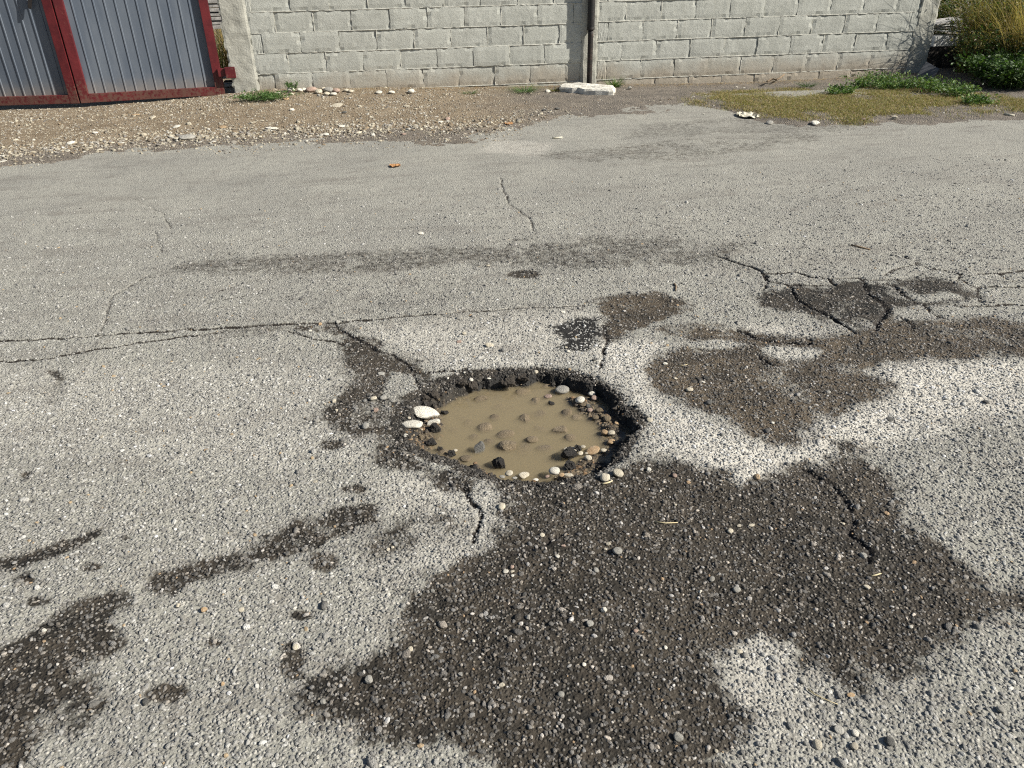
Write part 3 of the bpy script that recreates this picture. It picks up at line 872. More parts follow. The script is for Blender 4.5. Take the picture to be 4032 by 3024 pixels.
tag(verge, 'strip of bare tan and grey dirt between road and wall', kind='structure')
gz1 = lambda px, py: float(ground_z(np.array([float(px)]), np.array([float(py)]))[0])


def surf(px_, py_):
    """photo pixel -> point on the road or verge surface"""
    p = G(px_, py_)
    for _ in range(6):
        zz = max(rz(p[0], p[1]), gz1(p[0], p[1]) if p[1] > 5.6 else -9)
        p = G(px_, py_, zz)
    return p


gd = mesh_obj('ground', [(-400, -400, -0.35), (400, -400, -0.35), (400, 600, -0.35), (-400, 600, -0.35)], [(0, 1, 2, 3)], M['ground'])
tag(gd, 'bare soil far beyond the road', kind='structure')

# gravel strewn over the verge
def verge_gravel():
    rg = np.random.default_rng(21)
    P, S, C = [], [], []
    pal = np.array([[0.54, 0.49, 0.38], [0.44, 0.39, 0.30], [0.38, 0.35, 0.30], [0.30, 0.23, 0.15], [0.62, 0.59, 0.52], [0.22, 0.18, 0.13], [0.27, 0.25, 0.23]])
    n = 90000
    px = rg.uniform(-5.5, 7.0, n); py = rg.uniform(6.0, 9.12, n)
    ey = np.interp(px, edge[:, 0], edge[:, 1])
    band = np.exp(-((py - ey - 0.30) / 0.28) ** 2)                      # windrow at the road edge
    left = sstep(2.2, 0.2, px)
    dens = left * (0.30 + 0.55 * band + 0.35 * sstep(0.0, 0.25, fbm(px, py, 1.6, 3, 31))) + (1 - left) * (0.05 + 0.08 * band)
    dens = dens * sstep(-0.45, 0.15, py - ey + 0.5 * fbm(px, py, 2.0, 3, 41))
    k = (rg.uniform(0, 1, n) < dens)
    px, py, bn, lf = px[k], py[k], band[k], left[k]
    n = len(px)
    r = (0.004 + 0.030 * rg.beta(0.8, 7.0, n) * (0.75 + 0.6 * bn)) * (0.5 + 0.5 * lf)
    s = np.stack([r * rg.uniform(0.9, 1.4, n), r * rg.uniform(0.7, 1, n), r * rg.uniform(0.4, 0.75, n)], 1)
    z_ = np.maximum(ground_z(px, py), samp(ROADZ, px, np.minimum(py, 8.1))) + 0.25 * s[:, 2]
    c = pal[rg.choice(len(pal), n, p=[.26, .24, .17, .1, .1, .08, .05])] * rg.uniform(0.7, 1.15, n)[:, None]
    o = stone_scatter('gravel', np.stack([px, py, z_], 1), s, np.stack([rg.uniform(-.5, .5, n), rg.uniform(-.5, .5, n), rg.uniform(0, 6.28, n)], 1), np.clip(c, .02, .8), M['chip'])
    tag(o, 'pale cream gravel strewn over the dirt verge below the gate and wall', 'gravel', kind='stuff')


verge_gravel()

# ================================================================== BLOCK WALL
def block_mesh(seed):
    rg = np.random.default_rng(seed)
    bm = bmesh.new()
    bmesh.ops.create_grid(bm, x_segments=9, y_segments=5, size=0.5)
    for v in bm.verts:
        u, w = v.co.x, v.co.y
        ex, ez = 0.5 - abs(u), 0.5 - abs(w)
        r = 0.0015 if (ex < 0.01 or ez < 0.01) else 0.0
        corner = 0.004 if (ex < 0.01 and ez < 0.01) else 0.0
        yy = r + corner * rg.uniform(0.2, 1) + ((rg.uniform(0, 0.003) + (0.007 if rg.uniform() < 0.12 else 0)) if r else rg.normal(0, 0.0007))
        ux = u * 0.394 + (rg.normal(0, 0.0022) if ex < 0.01 else 0)
        wz = w * 0.1965 + (rg.normal(0, 0.0022) if ez < 0.01 else 0)
        v.co = (ux, yy, wz)
    edges = [e for e in bm.edges if e.is_boundary]
    ret = bmesh.ops.extrude_edge_only(bm, edges=edges)
    for v in [g for g in ret['geom'] if isinstance(g, bmesh.types.BMVert)]:
        v.co.y = 0.17
    bmesh.ops.recalc_face_normals(bm, faces=bm.faces)
    me = bpy.data.meshes.new('block'); bm.to_mesh(me); bm.free()
    me.materials.append(M['block'])
    return me


BLK = [block_mesh(100 + i) for i in range(10)]
wall = empty('block_wall', (2.2, WALL_Y, 0.0))
tag(wall, 'long grey concrete block wall with rough mortar joints behind the verge', 'wall')
woff = Vector((2.2, WALL_Y, 0.0))
rg = np.random.default_rng(51)
BH = 0.201
mv, mf = [], []


def bead(p0, p1, vertical, lo, hi, half):
    """irregular mortar squeezed out along one joint"""
    L = (Vector(p1) - Vector(p0)).length
    n = max(3, int(L / 0.016))
    base = len(mv)
    ph = rg.uniform(0, 100)
    for i in range(n + 1):
        t = i / n
        c = Vector(p0).lerp(Vector(p1), t)
        s = t * L
        q = float(vnoise(np.array([s * 22 + ph]), np.array([ph * 3]), 5)[0] + 0.6 * vnoise(np.array([s * 60 + ph]), np.array([ph]), 6)[0])
        pr = lo + (hi - lo) * min(1, max(0, 0.5 + q))
        hh = half * (1 + 0.7 * float(vnoise(np.array([s * 30 + ph]), np.array([7.7 + ph]), 8)[0]))
        dd = 0.004 * float(vnoise(np.array([s * 18 + ph]), np.array([3.3 + ph]), 9)[0])
        for k, (e, yy) in enumerate(((-1, 0.03), (-0.8, -pr * 0.6), (0, -pr), (0.8, -pr * 0.7), (1, 0.03))):
            if vertical: mv.append((c.x + e * hh + dd, WALL_Y + yy, c.z))
            else: mv.append((c.x, WALL_Y + yy, c.z + e * hh + dd))
    for i in range(n):
        for k in range(4):
            a_ = base + i * 5 + k
            mf.append((a_, a_ + 1, a_ + 6, a_ + 5))


def courses(z0, bands, xa, xb, nrow):
    for r in range(nrow):
        zc = z0 + BH * r + BH / 2
        off = bands[r] if r < len(bands) else bands[-1 - (r % 2)] + 0.02 * rg.normal()
        js = [off + 0.4 * k for k in range(-30, 30)]
        js = [xa] + [j for j in js if xa + 0.04 < j < xb - 0.04] + [xb]
        for i in range(len(js) - 1):
            l = js[i + 1] - js[i]
            o = link_mesh('block', BLK[rg.integers(0, len(BLK))], ((js[i] + js[i + 1]) / 2 - woff.x, rg.normal(0, 0.0025), zc),
                          (rg.normal(0, 0.004), rg.normal(0, 0.003), rg.normal(0, 0.005)), ((l - 0.004) / 0.394, 1, 1), wall)
            if rg.uniform() < 0.5: o.scale.x *= 1.0
            if i > 0:
                bead((js[i], 0, zc - 0.095), (js[i], 0, zc + 0.095), True, -0.016, rg.choice([-0.010, 0.001, 0.003, 0.005]), 0.0052)
        bead((xa, 0, zc + BH / 2), (xb, 0, zc + BH / 2), False, -0.006, 0.006, 0.0060)


courses(0.045 - BH, [-1.26, -1.345, -1.179, -1.416, -1.26, -1.476, -1.30], -1.535, 2.035, 9)
courses(-0.147, [3.32, 3.533, 3.305, 3.534, 3.332, 3.54], 2.215, 6.03, 9)
mo = mesh_obj('mortar', [(v[0] - woff.x, v[1] - woff.y, v[2]) for v in mv], mf, M['mortar'], wall, True)


def rough_box(name, x0, x1, y0, y1, z0, z1, mat, parent, off, seg=0.03, amp=0.004, seed=1):
    nx = max(2, int((x1 - x0) / seg)); nz = max(2, int((z1 - z0) / seg))
    bm = bmesh.new()
    bmesh.ops.create_grid(bm, x_segments=nx, y_segments=nz, size=0.5)
    for v in bm.verts:
        u, w = v.co.x + 0.5, v.co.y + 0.5
        e = min(u, 1 - u) * (x1 - x0)
        n1 = float(vnoise(np.array([u * (x1 - x0) * 14 + seed]), np.array([w * (z1 - z0) * 14]), seed)[0])
        n2 = float(vnoise(np.array([u * 3 + seed]), np.array([w * (z1 - z0) * 30]), seed + 3)[0])
        xx = x0 + u * (x1 - x0) + (amp * 2.2 * n2 if e < 0.004 else 0)
        v.co = (xx - off[0], y0 + amp * n1 + (0.006 + amp * n2 if e < 0.004 else 0) - off[1], z0 + w * (z1 - z0) - off[2])
    ed = [e for e in bm.edges if e.is_boundary]
    ret = bmesh.ops.extrude_edge_only(bm, edges=ed)
    for v in [g for g in ret['geom'] if isinstance(g, bmesh.types.BMVert)]:
        v.co.y = y1 - off[1]
    bmesh.ops.recalc_face_normals(bm, faces=bm.faces)
    me = bpy.data.meshes.new(name); bm.to_mesh(me); bm.free()
    me.materials.append(mat)
    return link_mesh(name, me, parent=parent)


rough_box('core', -1.52, 6.02, WALL_Y + 0.024, WALL_Y + 0.165, -0.15, 1.68, M['mortar'], wall, woff, 0.15, 0.0)
rough_box('gate_pillar', -1.80, -1.528, WALL_Y - 0.012, WALL_Y + 0.22, -0.12, 2.0, M['concrete'], wall, woff, 0.02, 0.010, 5)
rough_box('pilaster', 2.028, 2.222, WALL_Y - 0.006, WALL_Y + 0.21, -0.12, 1.72, M['concrete'], wall, woff, 0.02, 0.010, 8)
rough_box('end_pillar', 6.022, 6.26, WALL_Y - 0.008, WALL_Y + 0.21, -0.15, 1.75, M['concrete'], wall, woff, 0.02, 0.012, 12)
rough_box('footing', -1.50, 2.03, WALL_Y - 0.004, WALL_Y + 0.2, -0.15, 0.028, M['concrete'], wall, woff, 0.03, 0.010, 15)

# stone shapes shared by every loose stone ----------------------------------
def stone_mesh(kind, seed, sub=3):
    rg = np.random.default_rng(seed)
    bm = bmesh.new()
    bmesh.ops.create_icosphere(bm, subdivisions=sub, radius=1.0)
    planes = []
    if kind in ('angular', 'lump'):
        for _ in range(9 if kind == 'angular' else 14):
            d = rg.normal(size=3); d /= np.linalg.norm(d)
            planes.append((d, rg.uniform(0.55, 0.85)))
    f = rg.uniform(0, 50, 3)
    for v in bm.verts:
        p = np.array(v.co)
        for d, h in planes:
            k = p @ d
            if k > h: p = p - d * (k - h) * 0.92
        n1 = float(vnoise(np.array([p[0] * 1.3 + f[0]]), np.array([p[1] * 1.3 + p[2] * 1.1 + f[1]]), seed)[0])
        n2 = float(vnoise(np.array([p[0] * 5 + p[2] * 3 + f[0]]), np.array([p[1] * 5 - p[2] * 4 + f[1]]), seed + 1)[0])
        n3 = float(vnoise(np.array([p[0] * 11 + p[2] * 7 + f[0]]), np.array([p[1] * 11 - p[2] * 9 + f[1]]), seed + 2)[0])
        a_ = {'round': (0.28, 0.03, 0.0), 'flat': (0.30, 0.06, 0.02), 'angular': (0.2, 0.08, 0.03), 'lump': (0.3, 0.34, 0.22)}[kind]
        v.co = p * (1 + a_[0] * n1 + a_[1] * n2 + a_[2] * n3)
    me = bpy.data.meshes.new('stone_' + kind); bm.to_mesh(me); bm.free()
    me.polygons.foreach_set('use_smooth', [kind in ('round', 'flat')] * len(me.polygons))
    me.materials.append(M['cream'])
    return me


STN = {k: [stone_mesh(k, 300 + 17 * i + 100 * j, 4 if k == 'lump' else 3) for i in range(5)] for j, k in enumerate(('round', 'flat', 'angular', 'lump'))}
srg = np.random.default_rng(77)


def stone(p, wpx, hpx, mat, kind, name, label, cat='stone', group=None, sink=0.25, zz=None, thick=None, rotz=None):
    """one loose stone: p = (photo x, y); its size in metres follows from its distance"""
    if zz is None:
        s = surf(*p)
    else:
        s = G(p[0], p[1], zz)
        for _ in range(4):
            s = G(p[0], p[1], max(zz, min(rz(s[0], s[1]), -0.01)))
    dep = float((s - np.array([0, 0, CAMZ])) @ _fw)
    rx = wpx * dep / F / 2
    sinT = (CAMZ - s[2]) / np.linalg.norm(s - np.array([0, 0, CAMZ]))
    hm = hpx * dep / F / 2
    rz_ = (thick if thick else {'flat': 0.42, 'round': 0.62, 'angular': 0.7, 'lump': 0.75}[kind]) * min(rx, hm * 1.25)
    q = max(hm * hm - (rz_ * math.cos(math.asin(sinT))) ** 2, (0.35 * hm) ** 2)
    ry = min(math.sqrt(q) / sinT, rx * 1.25)
    me = STN[kind][srg.integers(0, 5)]
    o = link_mesh(name, me, (s[0], s[1] + ry * 0.2, s[2] + rz_ * (1 - 2 * sink)), (srg.normal(0, 0.12), srg.normal(0, 0.12), srg.normal(0, 0.25) if rotz is None else rotz), (rx, ry, rz_))
    o.material_slots[0].link = 'OBJECT'
    o.material_slots[0].material = M[mat]
    return tag(o, label, cat, group)


H6 = lambda u, v: (1500 + u / 2.011, 1350 + v / 2.011)
FZ = lambda d=0.0: WZ + d
# --- distinct stones in the hole
stone(H6(365, 585), 118, 56, 'white', 'angular', 'limestone_slab', 'largest cream white broken stone slab on the pothole bank, ochre underside', zz=FZ(0.004), thick=0.55, sink=0.2, rotz=0.1)
stone(H6(252, 668), 84, 46, 'white', 'flat', 'limestone_cobble', 'flat round white stone on the pothole bank beside the largest slab', zz=FZ(0.004), thick=0.5, sink=0.15, rotz=0.0)
stone(H6(415, 645), 68, 30, 'white', 'angular', 'limestone_chip', 'narrow white stone leaning between the largest slab and a black lump', zz=FZ(0.002), thick=0.8, rotz=0.3)
stone(H6(778, 860), 58, 48, 'darkst', 'angular', 'flint_shard', 'sharp dark flint shard standing out of the muddy water', zz=FZ(-0.004), thick=0.95, sink=0.2, rotz=0.4)
stone(H6(940, 985), 62, 58, 'lump', 'lump', 'asphalt_lump', 'large crumbly black asphalt lump standing alone in the muddy water', 'asphalt lump', zz=FZ(-0.006), thick=0.9, sink=0.2)
stone(H6(430, 700), 52, 42, 'lump', 'lump', 'asphalt_lump', 'black asphalt lump touching the narrow white stone in the pothole', 'asphalt lump', zz=FZ(-0.002), thick=0.8, sink=0.2)
stone(H6(1437, 388), 56, 32, 'greyst', 'round', 'pebble', 'large oval grey pebble under the far rim of the pothole', zz=FZ(0.0), sink=0.2, rotz=0.0)
stone(H6(1578, 468), 38, 30, 'white', 'round', 'pebble', 'chunky white pebble half out of the water by the shaded rim', zz=FZ(0.0), sink=0.2)
stone(H6(1670, 410), 30, 20, 'white', 'round', 'pebble', 'smooth pale oval pebble on the gravel against the shaded rim', zz=FZ(0.004), sink=0.2)
stone(H6(1690, 445), 26, 18, 'pink', 'round', 'pebble', 'rosy brown pebble just below the pale oval one', zz=FZ(0.003), sink=0.2)
stone(H6(1325, 428), 30, 18, 'pink', 'flat', 'stone_chip', 'small reddish brown chip lying at the water surface', zz=FZ(-0.002), sink=0.3)
stone(H6(1350, 488), 30, 20, 'lump', 'lump', 'asphalt_crumb', 'small black asphalt crumb poking out of the open water', 'asphalt lump', zz=FZ(-0.004), sink=0.25)
stone(H6(1680, 862), 56, 26, 'warm', 'flat', 'ochre_slab', 'flat ochre stone among the gravel of the pothole bank', zz=FZ(0.002), sink=0.2)
stone(H6(1500, 856), 52, 24, 'cream', 'flat', 'pebble', 'flat cream pebble behind the black asphalt pieces in the pothole', zz=FZ(0.001), sink=0.2)
stone(H6(1375, 1036), 42, 34, 'white', 'round', 'pebble', 'plump white pebble in the near corner of the pothole', zz=FZ(0.012), sink=0.15)
stone(H6(1485, 1054), 38, 18, 'cream', 'flat', 'pebble', 'thin cream pebble beside the plump white one at the rim', zz=FZ(0.018), sink=0.15)
stone(H6(1135, 1054), 48, 24, 'cream', 'flat', 'pebble', 'wide cream stone sitting in the shallow water at the near rim', zz=FZ(0.004), sink=0.3)
stone(H6(675, 925), 44, 30, 'muddy', 'flat', 'stone', 'mud coloured stone at the shallow edge beside crumbled asphalt', zz=FZ(-0.003), sink=0.3)
stone(H6(1775, 1085), 40, 31, 'cream', 'round', 'pebble', 'round cream pebble lying on the dark asphalt just off the near rim', sink=0.1)
stone(H6(1880, 1050), 44, 30, 'cream', 'round', 'pebble', 'oval cream pebble with a long shadow beside the round one off the rim', sink=0.1, rotz=-0.4)
stone(H6(2120, 1020), 20, 24, 'white', 'angular', 'stone_chip', 'upright white chip on the dark asphalt near two cream pebbles', sink=0.1)
stone(H6(2130, 618), 24, 18, 'cream', 'flat', 'stone_chip', 'flat yellowish chip on whitish dusty asphalt beside the shaded rim', sink=0.2)
stone(H6(1230, 240), 21, 16, 'cream', 'angular', 'stone_chip', 'small cream stone on the far edge of the pothole', sink=0.1)
for u, v, w_, h_ in [(1490, 905, 64, 52), (1500, 990, 58, 38), (1560, 850, 36, 28)]:
    stone(H6(u, v), w_, h_, 'lump', 'lump', 'asphalt_lump', 'broken black asphalt piece in the cluster on the pothole bank', 'asphalt lump', 'asphalt pieces clustered on the bank', zz=FZ(0.004), sink=0.25)
for u, v, w_, h_ in [(400, 805, 44, 34), (560, 892, 42, 30), (470, 850, 30, 22), (505, 560, 36, 22)]:
    stone(H6(u, v), w_, h_, 'lump', 'lump', 'asphalt_lump', 'muddy black asphalt crumb at the shallow end beside the white stones', 'asphalt lump', 'asphalt crumbs near the white stones', zz=FZ(-0.002), sink=0.3)
for u, v, w_, h_ in [(730, 352, 34, 34), (640, 330, 40, 26), (860, 300, 46, 30), (1010, 330, 50, 34), (560, 380, 46, 28), (420, 425, 48, 34), (350, 450, 36, 28), (1120, 290, 50, 30), (950, 285, 40, 24)]:
    stone(H6(u, v), w_ * 1.25, h_ * 1.15, 'dustlump', 'lump', 'asphalt_chunk', 'crumbling asphalt chunk hanging on the far wall of the pothole', 'asphalt lump', 'asphalt chunks along the far wall', zz=-0.034, sink=0.35)
for u, v, w_, h_, m_ in [(415, 493, 17, 25, 'cream'), (293, 616, 18, 14, 'white'), (222, 600, 14, 14, 'cream'), (325, 692, 14, 10, 'cream'), (195, 740, 20, 14, 'white'), (590, 858, 17, 13, 'cream')]:
    stone(H6(u, v), w_, h_, m_, 'round', 'pebble', 'little pale pebble around the white stones at the end of the pothole', 'stone', 'little pebbles by the white stones', zz=FZ(0.004), sink=0.2)
for u, v, w_, h_ in [(1125, 405, 48, 24), (1325, 347, 36, 14), (1555, 600, 32, 22), (1470, 568, 32, 24), (1240, 580, 48, 30), (1145, 618, 32, 32), (700, 648, 32, 24), (825, 695, 46, 34), (1010, 842, 66, 44),
                     (1135, 866, 50, 40), (1290, 855, 50, 26), (1415, 715, 56, 34), (1260, 693, 46, 22), (990, 740, 52, 26), (1500, 768, 32, 24), (495, 878, 30, 20), (1040, 450, 40, 18), (800, 455, 46, 20),
                     (1005, 538, 46, 18), (1220, 483, 46, 30), (930, 520, 40, 20), (860, 800, 36, 24), (735, 760, 30, 20), (1120, 690, 40, 22), (1200, 780, 36, 24), (640, 600, 26, 18), (580, 700, 30, 18), (900, 600, 30, 18)]:
    stone(H6(u, v), w_ * 1.35, h_ * 1.3, 'muddy', ('round', 'flat', 'angular')[int(u) % 3], 'drowned_stone', 'mud coated stone showing dimly through the brown water', 'stone', 'stones drowned in the puddle', zz=FZ(srg.uniform(-0.022, -0.006)), sink=0.3)
for u, v, w_, h_, m_ in [(1728, 543, 30, 20, 'muddy'), (1655, 540, 22, 16, 'pink'), (1790, 612, 32, 26, 'muddy'), (1865, 642, 16, 15, 'warm'), (1770, 718, 26, 22, 'warm'), (1825, 725, 30, 22, 'cream'), (1825, 792, 32, 20, 'warm'),
                         (1640, 922, 27, 25, 'cream'), (1765, 862, 26, 18, 'cream'), (1580, 882, 22, 14, 'cream'), (1625, 880, 14, 10, 'cream'), (1600, 500, 26, 16, 'muddy'), (1640, 505, 18, 14, 'darkst'), (1700, 600, 26, 18, 'muddy'), (1600, 830, 20, 14, 'cream')]:
    stone(H6(u, v), w_, h_, m_, 'round', 'pebble', 'wet brownish pebble in the gravel bank below the shaded rim', 'stone', 'pebbles of the gravel bank in the hole', zz=FZ(0.004), sink=0.2)
for u, v, w_, h_, m_ in [(1430, 1054, 24, 16, 'warm'), (1315, 1064, 20, 12, 'pink'), (1015, 1045, 32, 24, 'cream'), (1225, 1092, 23, 13, 'white'), (1435, 1119, 17, 9, 'white'), (1060, 1075, 20, 10, 'greyst'), (960, 1066, 24, 12, 'greyst')]:
    stone(H6(u, v), w_, h_, m_, 'round', 'pebble', 'small pebble along the near rim of the pothole', 'stone', 'pebbles along the near rim', zz=FZ(0.03), sink=0.2)
for u, v, w_, h_ in [(715, 300, 16, 13), (855, 287, 17, 8), (660, 240, 10, 8), (530, 285, 10, 8)]:
    stone(H6(u, v), w_, h_, 'white', 'round', 'pebble', 'tiny white pebble on the broken far edge of the pothole', 'stone', 'tiny pebbles on the far edge', sink=0.1)

# --- loose pebbles on the road, one object each
CLR = {'cream': 'cream', 'white': 'white', 'greyst': 'grey', 'darkst': 'blackish', 'warm': 'ochre', 'pink': 'pinkish brown', 'muddy': 'mud coloured'}
ROADST = [
    ('pebble on the muddy brown patch beyond the pothole', 'pebbles on the brown patch', [(2716, 1540, 28, 18, 'cream', 'round'), (2792, 1590, 27, 19, 'darkst', 'round'), (2620, 1436, 20, 12, 'white', 'angular'), (2660, 1492, 17, 10, 'cream', 'flat'),
        (2783, 1439, 13, 10, 'greyst', 'round'), (2769, 1506, 14, 10, 'white', 'flat'), (3262, 1548, 18, 12, 'greyst', 'round'), (3043, 1668, 14, 10, 'white', 'round'), (3200, 1340, 18, 12, 'darkst', 'round'), (2690, 1575, 16, 10, 'greyst', 'round')]),
    ('pebble on the damp patch by the white stones of the pothole', 'pebbles on the damp patch', [(1471, 1575, 28, 19, 'cream', 'round'), (1510, 1572, 26, 18, 'greyst', 'round'), (1317, 1585, 19, 18, 'cream', 'angular'), (1480, 1621, 25, 20, 'pink', 'angular'),
        (1439, 1683, 29, 21, 'greyst', 'round'), (1548, 1581, 20, 12, 'greyst', 'flat'), (1502, 1474, 27, 14, 'greyst', 'flat'), (1249, 1661, 20, 14, 'greyst', 'round'), (1325, 1617, 12, 9, 'cream', 'round'), (1280, 1593, 9, 8, 'cream', 'round'), (1412, 1663, 12, 9, 'greyst', 'round')]),
    ('pebble on pale asphalt between the long crack and the pothole', 'pebbles behind the pothole', [(1927, 1364, 34, 15, 'cream', 'round'), (1827, 1316, 18, 12, 'cream', 'round'), (1808, 1255, 22, 12, 'greyst', 'round'), (1808, 1347, 20, 10, 'pink', 'flat'), (2218, 1230, 18, 10, 'white', 'flat'),
        (2237, 1386, 13, 12, 'white', 'round'), (1920, 1049, 18, 9, 'cream', 'round'), (1835, 1170, 10, 7, 'cream', 'round'), (2229, 1371, 12, 9, 'cream', 'round'), (2340, 1420, 16, 11, 'darkst', 'round'), (1332, 1274, 20, 18, 'greyst', 'angular'), (1262, 1281, 16, 13, 'warm', 'angular'), (1221, 1303, 13, 7, 'white', 'flat')]),
    ('pebble on the dark gravelly asphalt in front of the pothole', 'pebbles on the dark asphalt in front', [(1976, 2002, 30, 26, 'cream', 'round'), (2002, 1966, 22, 20, 'greyst', 'angular'), (2135, 2111, 21, 16, 'cream', 'round'), (2432, 2178, 38, 30, 'greyst', 'round'), (2395, 2148, 22, 18, 'cream', 'angular'), (2384, 2166, 14, 12, 'cream', 'angular'),
        (2016, 2236, 18, 14, 'pink', 'round'), (1991, 2254, 24, 15, 'white', 'round'), (2018, 2252, 18, 10, 'cream', 'flat'), (2018, 2270, 14, 11, 'white', 'round'), (2195, 2195, 18, 16, 'white', 'round'), (2379, 2408, 28, 22, 'white', 'angular'), (2080, 2436, 24, 26, 'greyst', 'angular'),
        (1616, 2562, 22, 22, 'cream', 'round'), (2556, 1855, 20, 24, 'white', 'angular'), (2656, 1877, 20, 16, 'pink', 'round'), (2218, 2154, 21, 14, 'pink', 'angular'), (2502, 2488, 20, 15, 'pink', 'round'), (2621, 2553, 15, 14, 'white', 'round'), (1703, 2332, 20, 20, 'greyst', 'angular'), (1975, 2704, 32, 20, 'cream', 'angular'),
        (1813, 2661, 26, 20, 'greyst', 'angular'), (1864, 2527, 13, 15, 'white', 'round'), (2876, 2096, 24, 18, 'cream', 'round'), (2901, 2328, 30, 22, 'greyst', 'round'), (2803, 2285, 22, 24, 'greyst', 'round'), (3400, 2193, 28, 26, 'greyst', 'angular'), (3414, 2315, 24, 20, 'cream', 'flat'), (2757, 2333, 15, 18, 'white', 'angular'), (2672, 2912, 38, 38, 'greyst', 'angular'),
        (2660, 1990, 12, 9, 'cream', 'round'), (2348, 2250, 20, 24, 'greyst', 'round'), (2324, 2460, 30, 26, 'greyst', 'flat'), (2960, 2070, 24, 10, 'cream', 'flat'), (2910, 2072, 20, 10, 'cream', 'flat'), (3320, 2065, 14, 10, 'cream', 'round'), (1990, 2510, 14, 12, 'greyst', 'round'), (2210, 2740, 26, 22, 'greyst', 'round'), (2430, 2800, 22, 20, 'darkst', 'round'), (2300, 2620, 18, 14, 'white', 'round'), (2820, 2960, 15, 15, 'cream', 'round')]),
    ('stone on the pale coarse asphalt near the long damp streak', 'stones on the pale asphalt in front', [(806, 2408, 28, 22, 'warm', 'angular'), (576, 2770, 30, 34, 'darkst', 'angular'), (176, 2486, 22, 16, 'white', 'angular'), (701, 2389, 22, 18, 'cream', 'angular'), (879, 2696, 17, 17, 'warm', 'angular'), (950, 2404, 22, 16, 'cream', 'flat'), (1165, 2552, 26, 25, 'cream', 'round'),
        (1160, 2399, 24, 14, 'white', 'angular'), (1454, 2685, 34, 36, 'greyst', 'angular'), (1273, 2769, 24, 26, 'greyst', 'angular'), (1528, 2167, 14, 14, 'cream', 'round'), (1546, 2158, 12, 10, 'cream', 'round'), (1504, 2291, 24, 22, 'greyst', 'angular'), (1240, 1899, 22, 12, 'cream', 'flat'), (706, 1784, 18, 9, 'darkst', 'round'), (810, 1774, 14, 10, 'warm', 'flat'), (400, 1722, 16, 9, 'cream', 'flat'), (320, 1553, 13, 9, 'greyst', 'round'), (1530, 2345, 16, 14, 'white', 'round')]),
    ('stone on the whitish coarse asphalt beyond the dark gravelly patch', 'stones on the whitish asphalt', [(3368, 2892, 26, 24, 'white', 'round'), (3364, 2945, 30, 26, 'cream', 'round'), (3504, 2927, 36, 34, 'darkst', 'round'), (3219, 2940, 36, 34, 'cream', 'round'), (3160, 2685, 26, 26, 'greyst', 'round'), (3280, 2468, 18, 16, 'white', 'angular'), (3585, 2472, 18, 14, 'white', 'round'), (3882, 1587, 22, 16, 'darkst', 'round'), (3505, 1656, 28, 16, 'darkst', 'round'),
        (2910, 2570, 28, 20, 'cream', 'flat'), (2935, 2585, 26, 22, 'greyst', 'round'), (3350, 2740, 34, 16, 'warm', 'flat'), (3940, 2800, 30, 26, 'greyst', 'round'), (3780, 2660, 22, 18, 'greyst', 'angular'), (3305, 2880, 40, 30, 'greyst', 'flat')]),
]
for lab, grp, lst in ROADST:
    for px, py, w_, h_, m_, k_ in lst:
        big_ = 'large ' if w_ * (0.4 + 0.6 * min(1.0, 1500.0 / py)) > 21 else 'small '
        adj = big_ + {'round': 'rounded ', 'flat': 'flat ', 'angular': 'angular '}[k_] + CLR[m_] + ' '
        stone((px, py), w_, h_, m_, k_, 'pebble' if k_ != 'angular' else 'stone_chip', adj + lab, 'stone', adj.strip() + ' ' + grp, sink=0.12)
stone((1657, 921), 22, 11, 'white', 'flat', 'stone_chip', 'single white chip alone on the plain asphalt beyond the long crack', sink=0.15)

# --- verge stones
V2 = lambda u, v: (900 + u / 2.212, v / 2.212)
for u, v, w_, h_, m_ in [(545, 800, 70, 55, 'white'), (620, 800, 52, 40, 'white'), (720, 800, 90, 55, 'pink'), (785, 815, 66, 50, 'cream'), (830, 785, 46, 34, 'cream'), (870, 805, 80, 60, 'greyst'), (858, 828, 52, 36, 'cream'), (915, 832, 56, 36, 'white'), (940, 808, 62, 50, 'pink'),
                         (1025, 800, 46, 34, 'cream'), (1065, 806, 46, 32, 'cream'), (660, 790, 40, 34, 'white'), (430, 820, 32, 26, 'white'), (550, 828, 36, 26, 'cream'), (785, 838, 30, 24, 'greyst')]:
    stone(V2(u, v), w_ / 2.212, h_ / 2.212, m_, 'round', 'cobble', ('large ' if w_ > 60 else 'small ') + CLR[m_] + ' cobble in the heap against the wall foot beside the feathery weed', 'stone', 'cobbles heaped at the wall foot', sink=0.1)
stone(V2(1590, 812), 27, 22, 'white', 'round', 'cobble', 'round white cobble, farthest of the row from the heap along the wall', sink=0.1)
for u, v in [(1310, 815), (1420, 815)]:
    stone(V2(u, v), 26, 15, 'white', 'round', 'cobble', 'white oval cobble at the wall foot between the heap and the round one', 'stone', 'white oval cobbles at the wall foot', sink=0.12)
stone(V2(375, 1125), 50, 15, 'white', 'flat', 'flat_stone', 'long flat white stone on the gravel below the feathery weed', sink=0.15)
stone(V2(945, 922), 42, 11, 'cream', 'flat', 'flat_stone', 'thin cream flagstone flake in the gravel below the cobble heap', sink=0.2)
stone((737, 546), 60, 22, 'greyst', 'round', 'cobble', 'largest grey white cobble lying in the gravel at the road edge', sink=0.25)
stone((278, 568), 30, 16, 'white', 'round', 'cobble', 'clean white cobble in the gravel below the gate', sink=0.15)
stone((533, 455), 32, 14, 'warm', 'flat', 'flat_stone', 'ochre brown flat stone on the dirt below the gate leaf', sink=0.2)
stone((11, 637), 28, 8, 'white', 'flat', 'flat_stone', 'flat white flake lying on the grey dirt edge of the road', sink=0.2)
